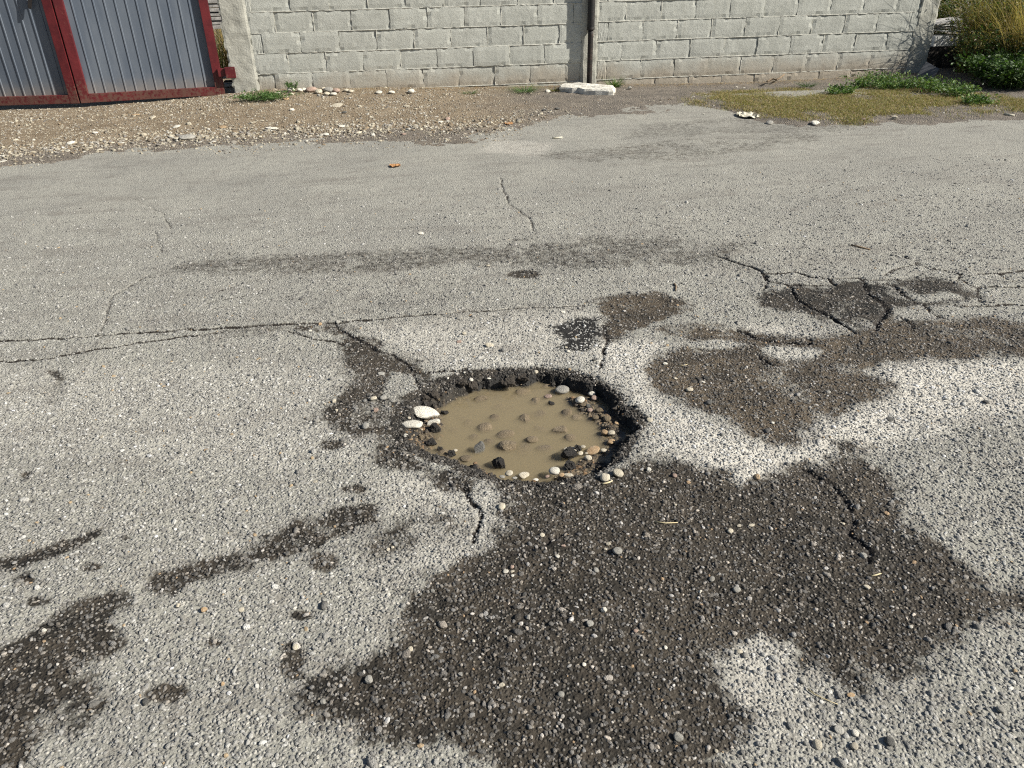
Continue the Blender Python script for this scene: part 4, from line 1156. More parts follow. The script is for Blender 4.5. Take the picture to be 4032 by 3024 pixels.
for px, py, w_, h_, m_ in [(698, 550, 28, 15, 'cream'), (375, 525, 20, 10, 'white'), (694, 503, 28, 14, 'white'), (393, 592, 22, 10, 'cream'), (61, 553, 20, 9, 'cream'), (877, 503, 28, 10, 'warm'), (600, 465, 26, 12, 'cream'), (1284, 532, 23, 12, 'white'), (1411, 526, 28, 12, 'cream'), (1347, 500, 24, 10, 'white'), (1356, 446, 20, 12, 'darkst'),
                           (1589, 530, 18, 9, 'pink'), (1763, 471, 18, 13, 'pink'), (960, 382, 22, 15, 'greyst'), (1126, 392, 24, 10, 'warm'), (1150, 435, 18, 12, 'white'), (1600, 420, 26, 8, 'cream'), (1735, 483, 22, 9, 'white'), (480, 565, 18, 9, 'white'), (440, 565, 20, 9, 'cream'), (840, 560, 20, 9, 'white'), (265, 596, 18, 8, 'white'), (1220, 540, 20, 9, 'cream'), (330, 575, 18, 9, 'cream')]:
    stone((px, py), w_, h_, m_, 'round', 'stone', ('wide ' if w_ > 21 else 'small ') + CLR[m_] + ' stone standing out of the cream gravel on the verge', 'stone', 'larger stones in the verge gravel', sink=0.2)
stone((2157, 362), 20, 12, 'white', 'round', 'cobble', 'white stone in the dry weeds before the concrete slab', sink=0.15)
stone((2480, 352), 20, 20, 'white', 'angular', 'cobble', 'pointed white stone at the wall foot past the small green tuft', sink=0.1)
stone((2280, 336), 12, 10, 'white', 'round', 'pebble', 'small white stone behind the concrete slab at the pole foot', sink=0.1)
stone((2145, 436), 20, 9, 'darkst', 'angular', 'clod', 'dark clod on the bare dirt in front of the concrete slab', 'clod', 'dark clods', sink=0.2)
stone((2196, 431), 22, 10, 'darkst', 'angular', 'clod', 'dark clod on the bare dirt in front of the concrete slab', 'clod', 'dark clods', sink=0.2)
stone((3031, 488), 29, 16, 'greyst', 'round', 'cobble', 'rounded grey stone at the grass edge beside the crumpled litter', sink=0.15)
stone((3213, 490), 34, 16, 'white', 'angular', 'cobble', 'broad white stone at the road edge of the grass strip', sink=0.15)
stone((3521, 470), 26, 20, 'cream', 'angular', 'cobble', 'cream lump of rubble on the dirt before the grass, upright', sink=0.1)
stone((3400, 475), 22, 13, 'pink', 'angular', 'cobble', 'small pinkish rubble piece on the dirt before the grass', sink=0.15)
for px, py, w_, h_ in [(2730, 382, 11, 7), (2729, 268 + 114, 9, 6), (2901, 344, 10, 7), (3363, 333, 17, 6), (2770, 450, 9, 6), (3293, 467, 12, 5), (2930, 347, 9, 6)]:
    stone((px, py), w_, h_, 'white', 'flat', 'stone_chip', 'tiny white chip on the grassy dirt below the wall', 'stone', 'white chips in the grass', sink=0.15)

# concrete slab at the foot of the pole
def slab_obj():
    pts = [G(2196, 352, 0.0), G(2300, 350, 0.0), G(2412, 355, 0.0), G(2420, 374, 0.0), G(2300, 372, 0.0), G(2206, 366, 0.0)]
    out = [surf(2196, 360), surf(2300, 372), surf(2416, 376), surf(2419, 356), surf(2310, 345), surf(2215, 345)]
    rgl = np.random.default_rng(3)
    top, bot, ring = [], [], []
    n = len(out)
    fine = []
    for i in range(n):
        for k in range(5):
            t = k / 5
            p = out[i] * (1 - t) + out[(i + 1) % n] * t
            fine.append(p + np.array([rgl.normal(0, 0.008), rgl.normal(0, 0.010), 0]))
    c = np.mean(fine, 0)
    bm = bmesh.new()
    rows = []
    for sc_, dz in ((1.0, -0.02), (1.0, 0.038), (0.95, 0.052), (0.6, 0.056), (0.25, 0.056)):
        rows.append([bm.verts.new((c[0] + (p[0] - c[0]) * sc_, c[1] + (p[1] - c[1]) * sc_, p[2] + dz + rgl.normal(0, 0.004))) for p in fine])
    m = len(fine)
    for a_, b_ in zip(rows[:-1], rows[1:]):
        for i in range(m):
            bm.faces.new((a_[i], a_[(i + 1) % m], b_[(i + 1) % m], b_[i]))
    bm.faces.new(rows[-1])
    bmesh.ops.recalc_face_normals(bm, faces=bm.faces)
    me = bpy.data.meshes.new('concrete_slab'); bm.to_mesh(me); bm.free(); me.materials.append(M['slabst'])
    o = link_mesh('concrete_slab', me)
    tag(o, 'rough broken slab of pale concrete lying at the foot of the dark pole', 'slab')


slab_obj()

# ================================================================== POLE
def tube(name, x0, y0, z0, z1, r0, r1, mat, parent, off, seg=20, rings=8):
    vs, fs = [], []
    for j in range(rings + 1):
        t = j / rings; r = r0 + (r1 - r0) * t
        for i in range(seg):
            a_ = 2 * math.pi * i / seg
            vs.append((x0 + r * math.cos(a_) - off[0], y0 + r * math.sin(a_) - off[1], z0 + (z1 - z0) * t - off[2]))
    for j in range(rings):
        for i in range(seg):
            k = (i + 1) % seg
            fs.append((j * seg + i, j * seg + k, (j + 1) * seg + k, (j + 1) * seg + i))
    fs.append(tuple(range(rings * seg, (rings + 1) * seg)))
    return mesh_obj(name, vs, fs, mat, parent, True)


PX, PY = 2.122, WALL_Y - 0.062
pole = empty('steel_pole', (PX, PY, 0))
tag(pole, 'dark rusty steel pole standing against the wall', 'pole')
tube('shaft', PX, PY, -0.05, 0.615, 0.029, 0.030, M['pole'], pole, (PX, PY, 0))
tube('sleeve', PX, PY, 0.60, 2.6, 0.040, 0.040, M['poleup'], pole, (PX, PY, 0))
tube('collar', PX, PY, 0.585, 0.612, 0.042, 0.042, M['pole'], pole, (PX, PY, 0), rings=2)

# ================================================================== GATE
def boxm(name, x0, x1, y0, y1, z0, z1, mat, parent, bev=0.004):
    bm = bmesh.new()
    bmesh.ops.create_cube(bm, size=1)
    for v in bm.verts:
        v.co = ((x0 + x1) / 2 + v.co.x * (x1 - x0), (y0 + y1) / 2 + v.co.y * (y1 - y0), (z0 + z1) / 2 + v.co.z * (z1 - z0))
    if bev:
        bmesh.ops.bevel(bm, geom=bm.edges[:], offset=bev, segments=2, affect='EDGES', profile=0.7)
    me = bpy.data.meshes.new(name); bm.to_mesh(me); bm.free(); me.materials.append(mat)
    return link_mesh(name, me, parent=parent)


def gate_leaf(p0, p1, zb, label, wside):
    """p0 -> p1 runs left to right along the leaf"""
    L = math.hypot(p1[0] - p0[0], p1[1] - p0[1])
    o = empty('gate_leaf', (p0[0], p0[1], zb))
    o.rotation_euler[2] = math.atan2(p1[1] - p0[1], p1[0] - p0[0])
    tag(o, label, 'gate')
    Hh = 1.95; sw = 0.088
    boxm('stile', 0.0, sw, -0.03, 0.03, 0.0, Hh, M['red'], o)
    boxm('stile', L - sw, L, -0.03, 0.03, 0.0, Hh, M['red'], o)
    boxm('bottom_rail', sw + 0.001, L - sw - 0.001, -0.0285, 0.0285, 0.001, 0.085, M['red'], o)
    boxm('top_rail', sw + 0.001, L - sw - 0.001, -0.0285, 0.0285, Hh - 0.085, Hh - 0.001, M['red'], o)
    # ribbed sheet set back behind the frame
    xsn = []; u = sw - 0.02
    k = 0
    while u < L - sw + 0.02:
        w_ = 0.100
        for du, dy in ((0.0, 0), (0.079, 0), (0.083, -0.007), (0.091, -0.007), (0.095, 0)):
            if u + du < L - sw + 0.02: xsn.append((u + du, dy))
        u += w_
    xsn.append((L - sw + 0.03, 0))
    vs, fs = [], []
    for (u_, dy) in xsn:
        for z_ in (0.06, 0.5, 1.0, Hh - 0.06):
            vs.append((u_, 0.018 + dy + 0.0015 * math.sin(u_ * 9 + z_ * 5), z_))
    for i in range(len(xsn) - 1):
        for j in range(3):
            a_ = i * 4 + j
            fs.append((a_, a_ + 4, a_ + 5, a_ + 1))
    sh = mesh_obj('ribbed_sheet', vs, fs, M['sheet'], o)
    so = sh.modifiers.new('thick', 'SOLIDIFY'); so.thickness = 0.0012; so.offset = 1
    return o, L


ga, gb = G(322, 405, 0.05), G(888, 372, 0.05)
leafR, LR = gate_leaf(ga, gb, 0.05, 'red framed gate leaf of grey ribbed sheet hinged at the concrete pillar', 1)
dirL = G(0, 415, 0.05) - G(318, 405.5, 0.05); dirL /= np.linalg.norm(dirL)
gl1 = G(317, 405.5, 0.05); gl0 = gl1 + dirL * 1.5
leafL, LL = gate_leaf(gl0, gl1, 0.05, 'red framed gate leaf of grey ribbed sheet with a dark plate', -1)
# small dark tapered plate with an arm on the left leaf
bm = bmesh.new()
bmesh.ops.create_cube(bm, size=1)
for v in bm.verts:
    v.co = (v.co.x * 0.055, v.co.y * 0.02, v.co.z * 0.20)
    if v.co.z < 0: v.co.x *= 0.45; v.co.x -= 0.03
bmesh.ops.bevel(bm, geom=bm.edges[:], offset=0.004, segments=2, affect='EDGES')
me = bpy.data.meshes.new('plate'); bm.to_mesh(me); bm.free(); me.materials.append(M['poleup'])
lt = link_mesh('plate', me, (LL - 0.088 - 0.085, -0.03, 0.99), (0, 0.15, 0), parent=leafL)
boxm('plate_arm', LL - 0.17, LL - 0.02, -0.045, -0.031, 1.03, 1.065, M['poleup'], leafL)
# hinge: belongs to the leaf, reaches the pillar
hp = W(915, 290, WALL_Y - 0.04)
hr = leafR
hx = LR
boxm('hinge_plate', hx - 0.030, hx + 0.060, -0.071, -0.031, 0.19, 0.27, M['red'], leafR, 0.005)
boxm('hinge_bracket', hx + 0.046, hx + 0.150, -0.100, -0.072, 0.175, 0.285, M['red'], leafR, 0.006)

# ------------------------------------------------------------------ what shows through the gap beside the pillar
for k in range(7):
    o = boxm('plank', -2.75, -1.25 + 0.03 * (k % 3), 0, 0.16, 0, 0.035, M['plank'], None, 0.004)
    o.location = (0.04 * ((k * 7) % 3), 10.25 + 0.01 * (k % 2), 0.62 + 0.045 * k)
    tag(o, 'weathered grey plank in the stack behind the gap beside the gate pillar', 'plank', 'planks stacked behind the gate')
for xx in (-2.6, -1.4):
    o = boxm('trestle_block', xx - 0.08, xx + 0.08, 10.20, 10.44, gz1(xx, 10.3) - 0.02, 0.617, M['dark'], None, 0.006)
    tag(o, 'dark timber block carrying the stacked planks behind the gate', 'block', 'timber blocks under the planks')
for k in range(3):
    o = boxm('rail_offcut', -1.98, -1.60, 9.62, 9.70, 0, 0.030, M['whiteblk'] if k != 1 else M['dark'], None, 0.003)
    o.location = (0, 0, gz1(-1.8, 9.65) + 0.002 + 0.045 * k)
    if k == 1: o.scale = (1, 1, 0.5); o.location.z += 0.0
    tag(o, ['white offcut lying on the ground behind the gate pillar', 'thin dark strip between two white offcuts behind the gate pillar', 'upper white offcut on the pile behind the gate pillar'][k], 'offcut')

# ------------------------------------------------------------------ things at the far end of the wall
def at_plane(px, py, plane): return W(px, py, plane)


p = at_plane(3735, 160, 9.45)
o = boxm('white_block', p[0] - 0.20, p[0] + 0.22, 9.43, 9.65, p[2] - 0.06, p[2] + 0.055, M['whiteblk'], None, 0.006)
tag(o, 'white building block lying among weeds behind the wall end', 'block')
o = boxm('rubble_block', p[0] - 0.25, p[0] + 0.30, 9.42, 9.75, gz1(p[0], 9.5) - 0.03, p[2] - 0.061, M['dark'], None, 0.01)
tag(o, 'dark low block under the white one behind the wall end', 'block')
for k in range(4):
    p = at_plane(3725, 128 - 12 * k, 9.5)
    o = boxm('sheet_offcut', -0.26, 0.24, -0.10, 0.14, -0.008, 0.008, M['plank'] if k % 2 else M['whiteblk'], None, 0.002)
    o.location = (p[0] + 0.03 * (k % 2), 9.55, p[2] + 0.02)
    o.rotation_euler = (0.02 * k, 0.10 - 0.05 * k, 0.15 * (k - 1.5))
    tag(o, 'thin pale board in the loose pile above the white block', 'board', 'boards piled behind the wall end')
# leaning grey tile
p = at_plane(3637, 292, 8.55)
o = boxm('roof_tile', -0.085, 0.085, -0.008, 0.008, 0.0, 0.185, M['tile'], None, 0.002)
o.location = (p[0], 8.55, gz1(p[0], 8.55) - 0.005)
o.rotation_euler = (-0.25, 0.45, -0.45)
tag(o, 'flat grey tile standing tilted in the weeds near the wall end', 'tile')


# ================================================================== PLANTS
def leaves_mesh(name, base, direc, size, wid, colr, mat, parent=None, fold=0.25):
    """many leaves: base (n,3), direc unit (n,3), two triangles each folded at the midrib"""
    n = len(base)
    rg_ = np.random.default_rng(n)
    r = rg_.normal(size=(n, 3)); side = np.cross(direc, r); side /= np.linalg.norm(side, axis=1)[:, None] + 1e-9
    nrm = np.cross(side, direc)
    tip = base + direc * size[:, None]
    mid = base + direc * (size * 0.45)[:, None]
    l = mid + side * wid[:, None] + nrm * (wid * fold)[:, None]
    rr = mid - side * wid[:, None] + nrm * (wid * fold)[:, None]
    v = np.stack([base, l, tip, rr], 1).reshape(-1, 3)
    i = np.arange(n)[:, None] * 4
    f = np.concatenate([i + np.array([[0, 1, 2]]), i + np.array([[0, 2, 3]])], 0)
    c = np.concatenate([np.repeat(colr, 4, 0), np.ones((n * 4, 1))], 1)
    return fast_mesh(name, v, f, mat, {'col': c}, False, parent, 3)


def blades_mesh(name, base, vec, bend, wid, colr, mat, parent=None, seg=4):
    """curved grass blades: base (n,3), vec = initial direction*length, bend = displacement at the tip"""
    n = len(base)
    rg_ = np.random.default_rng(n + 5)
    a_ = rg_.uniform(0, 6.28, n)
    side = np.stack([np.cos(a_), np.sin(a_), np.zeros(n)], 1)
    rows = []
    for k in range(seg + 1):
        t = k / seg
        c = base + vec * t + bend * (t * t)
        w_ = wid * (1 - 0.85 * t ** 1.5)
        rows += [c - side * w_[:, None], c + side * w_[:, None]]
    v = np.stack(rows, 1)
    m = v.shape[1]
    i = np.arange(n)[:, None] * m
    f = np.concatenate([i + np.array([[2 * k, 2 * k + 1, 2 * k + 3, 2 * k + 2]]) for k in range(seg)], 0)
    c = np.concatenate([np.repeat(colr, m, 0), np.ones((n * m, 1))], 1)
    return fast_mesh(name, v.reshape(-1, 3), f, mat, {'col': c}, False, parent, 4)


def pick(rg_, pal, n, jitter=0.25):
    pal = np.array(pal)
    c = pal[rg_.integers(0, len(pal), n)]
    return np.clip(c * (1 + rg_.normal(0, jitter, (n, 1))), 0.01, 0.8)


def udir(rg_, n, up=0.3):
    d = rg_.normal(size=(n, 3)); d[:, 2] = d[:, 2] * 0.6 + up
    return d / np.linalg.norm(d, axis=1)[:, None]


GREEN = [(0.060, 0.125, 0.030), (0.085, 0.16, 0.040), (0.045, 0.095, 0.022), (0.11, 0.18, 0.055)]
DKGREEN = [(0.035, 0.075, 0.016), (0.050, 0.10, 0.022), (0.028, 0.060, 0.014), (0.075, 0.125, 0.03)]
OLIVE = [(0.12, 0.13, 0.032), (0.17, 0.155, 0.048), (0.085, 0.10, 0.024), (0.23, 0.185, 0.07), (0.13, 0.095, 0.04)]
STRAW = [(0.42, 0.32, 0.13), (0.50, 0.40, 0.18), (0.34, 0.25, 0.10), (0.28, 0.22, 0.09)]


def plant(name, label, cat, px, py, rx, ry, h, nl, pal, ls, nst=30, group=None, seed=0, lean=(0, 0), loc=None, pal2=None, clumps=10):
    """leafy weed: stems rising from the root and leaves spread in clumps round them"""
    rg_ = np.random.default_rng(seed)
    s = surf(px, py) if loc is None else np.array([loc[0], loc[1], gz1(loc[0], loc[1])])
    o = empty(name, (s[0], s[1], s[2])); tag(o, label, cat, group)
    # stems
    a_ = rg_.uniform(0, 6.28, nst); r = np.sqrt(rg_.uniform(0, 1, nst))
    base = np.stack([rx * 0.55 * r * np.cos(a_), ry * 0.55 * r * np.sin(a_), np.full(nst, -0.01)], 1)
    hh = h * rg_.uniform(0.5, 1.0, nst)
    vec = np.stack([np.zeros(nst), np.zeros(nst), hh], 1)
    bend = np.stack([rx * 0.55 * r * np.cos(a_) + rg_.normal(0, rx * .2, nst) + lean[0] * hh, ry * 0.55 * r * np.sin(a_) + rg_.normal(0, ry * .2, nst) + lean[1] * hh, -0.15 * hh], 1)
    blades_mesh('stem', base, vec, bend, np.full(nst, 0.0022 + 0.002 * h), pick(rg_, pal2 or pal, nst), M['leaf'], o)
    # leaves strung along the stems
    k = rg_.integers(0, nst, nl); t = np.sqrt(rg_.uniform(0.03, 1, nl))[:, None]
    b = base[k] + vec[k] * t + bend[k] * t * t + rg_.normal(0, 1, (nl, 3)) * np.array([rx, ry, h * 0.6]) * 0.10
    b[:, 2] = np.maximum(b[:, 2], 0.004)
    d = udir(rg_, nl, 0.15)
    sz = ls * rg_.uniform(0.5, 1.3, nl)
    leaves_mesh('foliage', b, d, sz, sz * rg_.uniform(0.18, 0.32, nl), pick(rg_, pal, nl), M['leaf'], o)
    return o


# feathery weed by the gate pillar and small tufts along the wall
plant('feathery_weed', 'spreading feathery green weed beside the cobble heap at the pillar foot', 'weed', 1045, 392, 0.28, 0.20, 0.10, 2600, GREEN, 0.018, 60, seed=1)
plant('feathery_weed', 'small upright green weed sprig behind the cobble heap', 'weed', 1150, 362, 0.07, 0.05, 0.14, 500, GREEN, 0.018, 14, seed=2)


def tuft(name, label, px, py, n, h, spread, pal, seed, group=None, w=0.003):
    rg_ = np.random.default_rng(seed)
    s = surf(px, py)
    o = empty(name, tuple(s)); tag(o, label, 'grass tuft', group)
    a_ = rg_.uniform(0, 6.28, n); r = rg_.uniform(0, 1, n)
    base = np.stack([spread * .5 * r * np.cos(a_), spread * .4 * r * np.sin(a_), np.full(n, -0.005)], 1)
    hh = h * rg_.uniform(0.5, 1.1, n)
    vec = np.stack([spread * .4 * np.cos(a_), spread * .4 * np.sin(a_), hh], 1)
    bend = np.stack([spread * .7 * np.cos(a_) * rg_.uniform(.3, 1.2, n), spread * .7 * np.sin(a_), -hh * rg_.uniform(0.1, 0.5, n)], 1)
    blades_mesh('blades', base, vec, bend, np.full(n, w), pick(rg_, pal, n), M['leaf'], o)


tuft('grass_tuft', 'low green grass tuft at the wall foot before the concrete slab', 2065, 362, 170, 0.075, 0.20, GREEN, 11)
tuft('grass_tuft', 'bright green grass tuft between the slab and the pointed white stone', 2418, 342, 130, 0.12, 0.12, GREEN + [(0.16, 0.22, 0.05)], 12)
tuft('grass_tuft', 'tiny green tuft at the wall foot far along from the cobble heap', 1850, 368, 60, 0.04, 0.10, GREEN, 13)
tuft('grass_tuft', 'scrubby olive tuft touching the end of the concrete slab', 2185, 358, 80, 0.05, 0.12, OLIVE, 14)
tuft('grass_tuft', 'dark green tuft alone on the dirt below the wall', 3178, 340, 90, 0.06, 0.14, DKGREEN, 15)

# leafy weeds in front of the wall end
for i, (px, py, rx_, h_) in enumerate([(3310, 372, 0.16, 0.10), (3400, 340, 0.22, 0.14), (3480, 330, 0.22, 0.16), (3500, 350, 0.20, 0.12), (3560, 345, 0.20, 0.13), (3640, 352, 0.24, 0.16), (3700, 365, 0.24, 0.17), (3770, 378, 0.22, 0.15), (3850, 408, 0.18, 0.10)]):
    plant('leafy_weed', 'low leafy green weed in the patch before the wall end', 'weed', px, py, rx_, rx_ * 0.8, h_, 620, GREEN[1:] + [(0.15, 0.20, 0.06)], 0.030, 40, 'leafy weeds before the wall end', 30 + i)
# dark bush at the edge of the bank
plant('dark_bush', 'dense dark green bush at the edge of the weed bank', 'bush', 0, 0, 0.45, 0.40, 0.40, 8000, DKGREEN, 0.042, 150, seed=50, loc=(6.42, 7.85))
plant('dark_bush', 'second dark green bush deeper in the weed bank', 'bush', 0, 0, 0.50, 0.50, 0.48, 7000, DKGREEN, 0.042, 140, seed=51, loc=(7.05, 8.25))
plant('tangled_bush', 'tangled olive and brown weeds leaning over the grey tile', 'bush', 0, 0, 0.42, 0.34, 0.62, 6500, OLIVE + DKGREEN, 0.036, 170, seed=52, loc=(6.72, 8.62), lean=(-0.15, -0.1), pal2=OLIVE)
plant('tangled_bush', 'taller tangled olive weeds beyond the wall end', 'bush', 0, 0, 0.55, 0.40, 1.05, 8000, OLIVE + DKGREEN, 0.036, 170, seed=53, loc=(7.15, 9.15), lean=(-0.12, -0.1), pal2=OLIVE)
plant('tangled_bush', 'broad olive thicket behind the golden dry grass', 'bush', 0, 0, 0.9, 0.6, 1.35, 9000, OLIVE + DKGREEN, 0.045, 180, seed=54, loc=(8.0, 9.9), pal2=OLIVE)
plant('tangled_bush', 'far green thicket behind the pile of boards', 'bush', 0, 0, 0.8, 0.5, 1.2, 8000, DKGREEN + OLIVE, 0.045, 170, seed=55, loc=(6.9, 10.5), pal2=OLIVE)


def tall_grass(name, label, cx, cy, rx, ry, n, h0, h1, lean, pal, seed, w=0.0035):
    rg_ = np.random.default_rng(seed)
    s = (cx, cy, gz1(cx, cy)); o = empty(name, s); tag(o, label, 'grass clump')
    a_ = rg_.uniform(0, 6.28, n); r = np.sqrt(rg_.uniform(0, 1, n))
    base = np.stack([rx * r * np.cos(a_), ry * r * np.sin(a_), np.full(n, -0.02)], 1)
    hh = rg_.uniform(h0, h1, n)
    vec = np.stack([rg_.normal(0, 0.10, n) * hh, rg_.normal(0, 0.10, n) * hh, hh], 1)
    bend = np.stack([(lean[0] + rg_.normal(0, 0.22, n)) * hh, (lean[1] + rg_.normal(0, 0.22, n)) * hh, -rg_.uniform(0.1, 0.55, n) * hh], 1)
    blades_mesh('blades', base, vec, bend, np.full(n, w), pick(rg_, pal, n, 0.2), M['dryleaf'], o, 6)
    return o


tall_grass('dry_grass', 'tall golden dry grass arching over the weed bank', 7.25, 8.35, 0.55, 0.45, 1900, 0.7, 1.25, (-0.25, -0.15), STRAW, 61)
tall_grass('dry_grass', 'brownish dry grass mixed into the olive weeds at the wall end', 6.84, 9.03, 0.24, 0.12, 600, 0.75, 1.3, (-0.16, -0.04), OLIVE + STRAW[2:], 62, 0.003)
tall_grass('dry_grass', 'far golden dry grass behind the tangled weeds', 8.1, 9.3, 0.8, 0.5, 1500, 0.8, 1.4, (-0.2, -0.1), STRAW, 63)
tall_grass('dry_grass', 'yellow green grass growing behind the gap at the gate pillar', -2.1, 10.9, 0.5, 0.3, 700, 0.5, 1.2, (0, 0), STRAW[2:] + GREEN[:1], 64)


# short olive grass strip (nobody could count the blades)
def grass_strip():
    rg_ = np.random.default_rng(70)
    poly = np.array([G(*p_)[:2] for p_ in [(2700, 392), (2830, 362), (3050, 348), (3250, 346), (3600, 335), (3900, 380), (4032, 392), (4500, 400), (4500, 452), (4032, 446), (3850, 462), (3700, 468), (3600, 460), (3450, 468), (3330, 500), (3200, 490), (3050, 465), (2920, 428), (2760, 416)]])
    n = 240000
    lo, hi = poly.min(0) - 0.2, poly.max(0) + 0.2
    p_ = rg_.uniform(lo, hi, (n, 2))
    d = sdf(p_[:, 0], p_[:, 1], poly, 0.5) + 0.22 * fbm(p_[:, 0], p_[:, 1], 3.5, 4, 71)
    cov = np.clip(0.85 + 2.0 * fbm(p_[:, 0], p_[:, 1], 2.6, 4, 72), 0.06, 1)
    k = (rg_.uniform(0, 1, n) < sstep(0.10, -0.12, d) * cov)
    p_ = p_[k][:75000]
    n = len(p_)
    b = np.stack([p_[:, 0], p_[:, 1], ground_z(p_[:, 0], p_[:, 1]) - 0.002], 1)
    hh = rg_.uniform(0.012, 0.04, n)
    vec = np.stack([rg_.normal(0, 0.3, n) * hh, rg_.normal(0, 0.3, n) * hh, hh], 1)
    bend = np.stack([rg_.normal(0, 0.6, n) * hh, rg_.normal(0, 0.6, n) * hh, -0.35 * hh], 1)
    o = blades_mesh('grass', b, vec, bend, np.full(n, 0.0022), pick(rg_, [(0.27, 0.24, 0.085), (0.22, 0.215, 0.07), (0.34, 0.27, 0.13), (0.16, 0.18, 0.05), (0.38, 0.29, 0.16), (0.25, 0.18, 0.10)], n), M['leaf'], None, 2)
    tag(o, 'short olive and straw coloured grass on the verge before the weed bank', 'grass', kind='stuff')


grass_strip()


# dry straw litter along the wall foot
def straw_litter():
    rg_ = np.random.default_rng(80)
    n = 2600
    px = rg_.uniform(-0.6, 6.0, n); py = WALL_Y - np.abs(rg_.normal(0, 0.14, n)) - 0.02
    b = np.stack([px, py, ground_z(px, py) + 0.003], 1)
    a_ = rg_.uniform(0, 6.28, n); l_ = rg_.uniform(0.02, 0.08, n)
    vec = np.stack([np.cos(a_) * l_, np.sin(a_) * l_, rg_.uniform(0, 0.012, n)], 1)
    o = blades_mesh('straw_litter', b, vec, np.zeros((n, 3)), np.full(n, 0.0016), pick(rg_, [(0.40, 0.28, 0.13), (0.30, 0.19, 0.09), (0.48, 0.37, 0.20)], n), M['dryleaf'], None, 2)
    tag(o, 'dry straw and stalks scattered along the foot of the wall', 'straw', kind='stuff')


straw_litter()


# ================================================================== LITTER
def bar(name, pts, r, mat, label, cat, seg=6):
    vs, fs = [], []
    n = len(pts)
    pts = [Vector(p_) for p_ in pts]
    for i, p_ in enumerate(pts):
        d = (pts[min(i + 1, n - 1)] - pts[max(i - 1, 0)]).normalized()
        s_ = d.cross(Vector((0, 0, 1))); s_ = s_.normalized() if s_.length > 1e-6 else Vector((1, 0, 0))
        u_ = s_.cross(d)
        rr = r * (1 - 0.5 * i / n)
        for k in range(seg):
            a_ = 2 * math.pi * k / seg
            vs.append(p_ + s_ * rr * math.cos(a_) + u_ * rr * math.sin(a_))
    for i in range(n - 1):
        for k in range(seg):
            k2 = (k + 1) % seg
            fs.append((i * seg + k, i * seg + k2, (i + 1) * seg + k2, (i + 1) * seg + k))
    fs.append(tuple(range(seg))[::-1]); fs.append(tuple(range((n - 1) * seg, n * seg)))
    o = mesh_obj(name, vs, fs, M[mat], None, True)
    return tag(o, label, cat)


def on_road(px, py, up=0.004):
    s = surf(px, py); return (s[0], s[1], s[2] + up)


bar('straw_stalk', [on_road(*q_) for q_ in [(3178, 2716), (3205, 2738), (3240, 2755), (3275, 2770), (3298, 2778)]], 0.0016, 'straw', 'long thin curved straw lying on the whitish asphalt', 'straw')
bar('twig', [on_road(*q_) for q_ in [(3350, 968), (3380, 974), (3425, 985)]], 0.006, 'twig', 'short brown twig lying on the plain asphalt beyond the crack network', 'twig')
bar('straw_stalk', [on_road(*q_) for q_ in [(2575, 2058), (2620, 2064), (2668, 2062)]], 0.002, 'straw', 'bent straw on the dark asphalt in front of the brown patch', 'straw')
bar('straw_stalk', [on_road(*q_) for q_ in [(2372, 1909), (2392, 1905), (2412, 1898)]], 0.003, 'straw', 'short yellow stalk beside the round cream pebble off the rim', 'straw')
bar('twig', [on_road(*q_) for q_ in [(2655, 1120), (2662, 1130), (2660, 1146)]], 0.005, 'twig', 'tiny dark twig on the asphalt before the upper brown stain', 'twig')
bar('straw_stalk', [on_road(*q_) for q_ in [(2672, 1440), (2690, 1443), (2706, 1438)]], 0.0018, 'straw', 'pale stalk lying across the muddy brown patch', 'straw')
bar('straw_stalk', [on_road(*q_) for q_ in [(3430, 2272), (3450, 2268), (3468, 2262)]], 0.0022, 'straw', 'short straw on the dark asphalt near a small crack', 'straw')
bar('stick', [on_road(*q_, 0.008) for q_ in [(2175, 547), (2195, 546), (2214, 544)]], 0.008, 'litter', 'bleached stick lying on the far stained asphalt', 'stick')
bar('stick', [on_road(*q_, 0.008) for q_ in [(3955, 452), (3975, 456), (3994, 458)]], 0.010, 'litter', 'bleached stick at the road edge of the grass strip', 'stick')
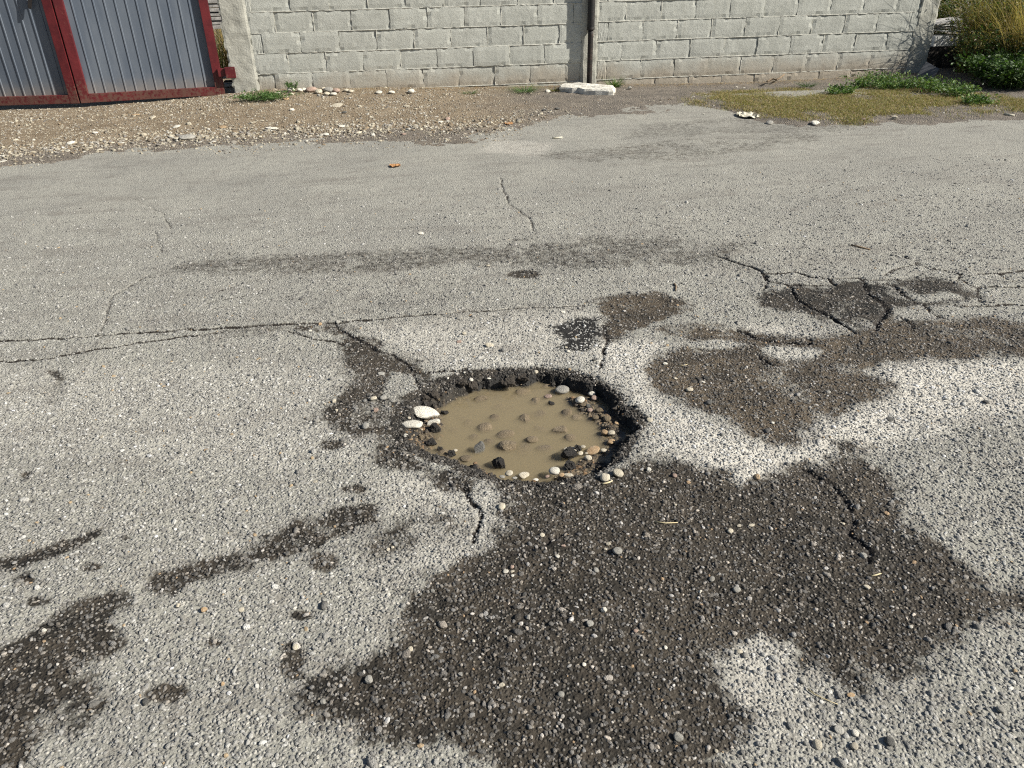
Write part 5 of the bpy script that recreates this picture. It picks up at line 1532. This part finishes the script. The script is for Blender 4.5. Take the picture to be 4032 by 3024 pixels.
bar('branch', [on_road(*q_, 0.02) for q_ in [(3020, 328), (3040, 318), (3060, 322)]] , 0.012, 'twig', 'short broken branch lying at the wall foot', 'branch')
bar('branch', [tuple(surf(3055, 318) + np.array([0, 0, 0.01])), tuple(W(3070, 308, WALL_Y - 0.10)), tuple(W(3088, 293, WALL_Y - 0.05))], 0.012, 'twig', 'dark twig propped against the wall above the broken branch', 'branch')


def scrap(name, px, py, wpx, hpx, mat, label, cat, seed, amp=0.25):
    s = surf(px, py)
    dep = float((s - np.array([0, 0, CAMZ])) @ _fw)
    rx = wpx * dep / F / 2
    ry = hpx * dep / F / 2 / ((CAMZ - s[2]) / np.linalg.norm(s - np.array([0, 0, CAMZ])))
    rg_ = np.random.default_rng(seed)
    n = 9
    vs, fs = [], []
    for j in range(n):
        for i in range(n):
            u, v = i / (n - 1) * 2 - 1, j / (n - 1) * 2 - 1
            k = 1 - 0.3 * (u * u * v * v) - 0.22 * abs(float(vnoise(np.array([u * 2 + seed]), np.array([v * 2.]), seed)[0]))
            vs.append((s[0] + rx * u * k, s[1] + ry * v * k, s[2] + 0.006 + rx * amp * max(0, 0.4 + float(rg_.normal(0, 0.5)) * 0.7 + 0.5 * float(vnoise(np.array([u * 2.5]), np.array([v * 2.5 + seed]), seed)[0]))))
    for j in range(n - 1):
        for i in range(n - 1):
            a_ = j * n + i
            fs.append((a_, a_ + 1, a_ + n + 1, a_ + n))
    o = mesh_obj(name, vs, fs, M[mat])
    sm = o.modifiers.new('thick', 'SOLIDIFY'); sm.thickness = 0.002
    return tag(o, label, cat)


scrap('crumpled_paper', 2945, 456, 86, 22, 'litter', 'crumpled pale paper lying on the road edge of the grass', 'litter', 4, 0.16)
scrap('dead_leaf', 1556, 655, 44, 12, 'deadleaf', 'curled brown dead leaf lying alone on the far asphalt', 'leaf', 6, 0.25)
scrap('bark_piece', 2004, 488, 34, 8, 'deadleaf', 'thin brown bark piece on the gravel at the road edge', 'bark', 8, 0.15)
scrap('paper_scrap', 3503, 305, 24, 14, 'whiteblk', 'small white paper scrap caught in the leafy weeds', 'litter', 9, 0.3)
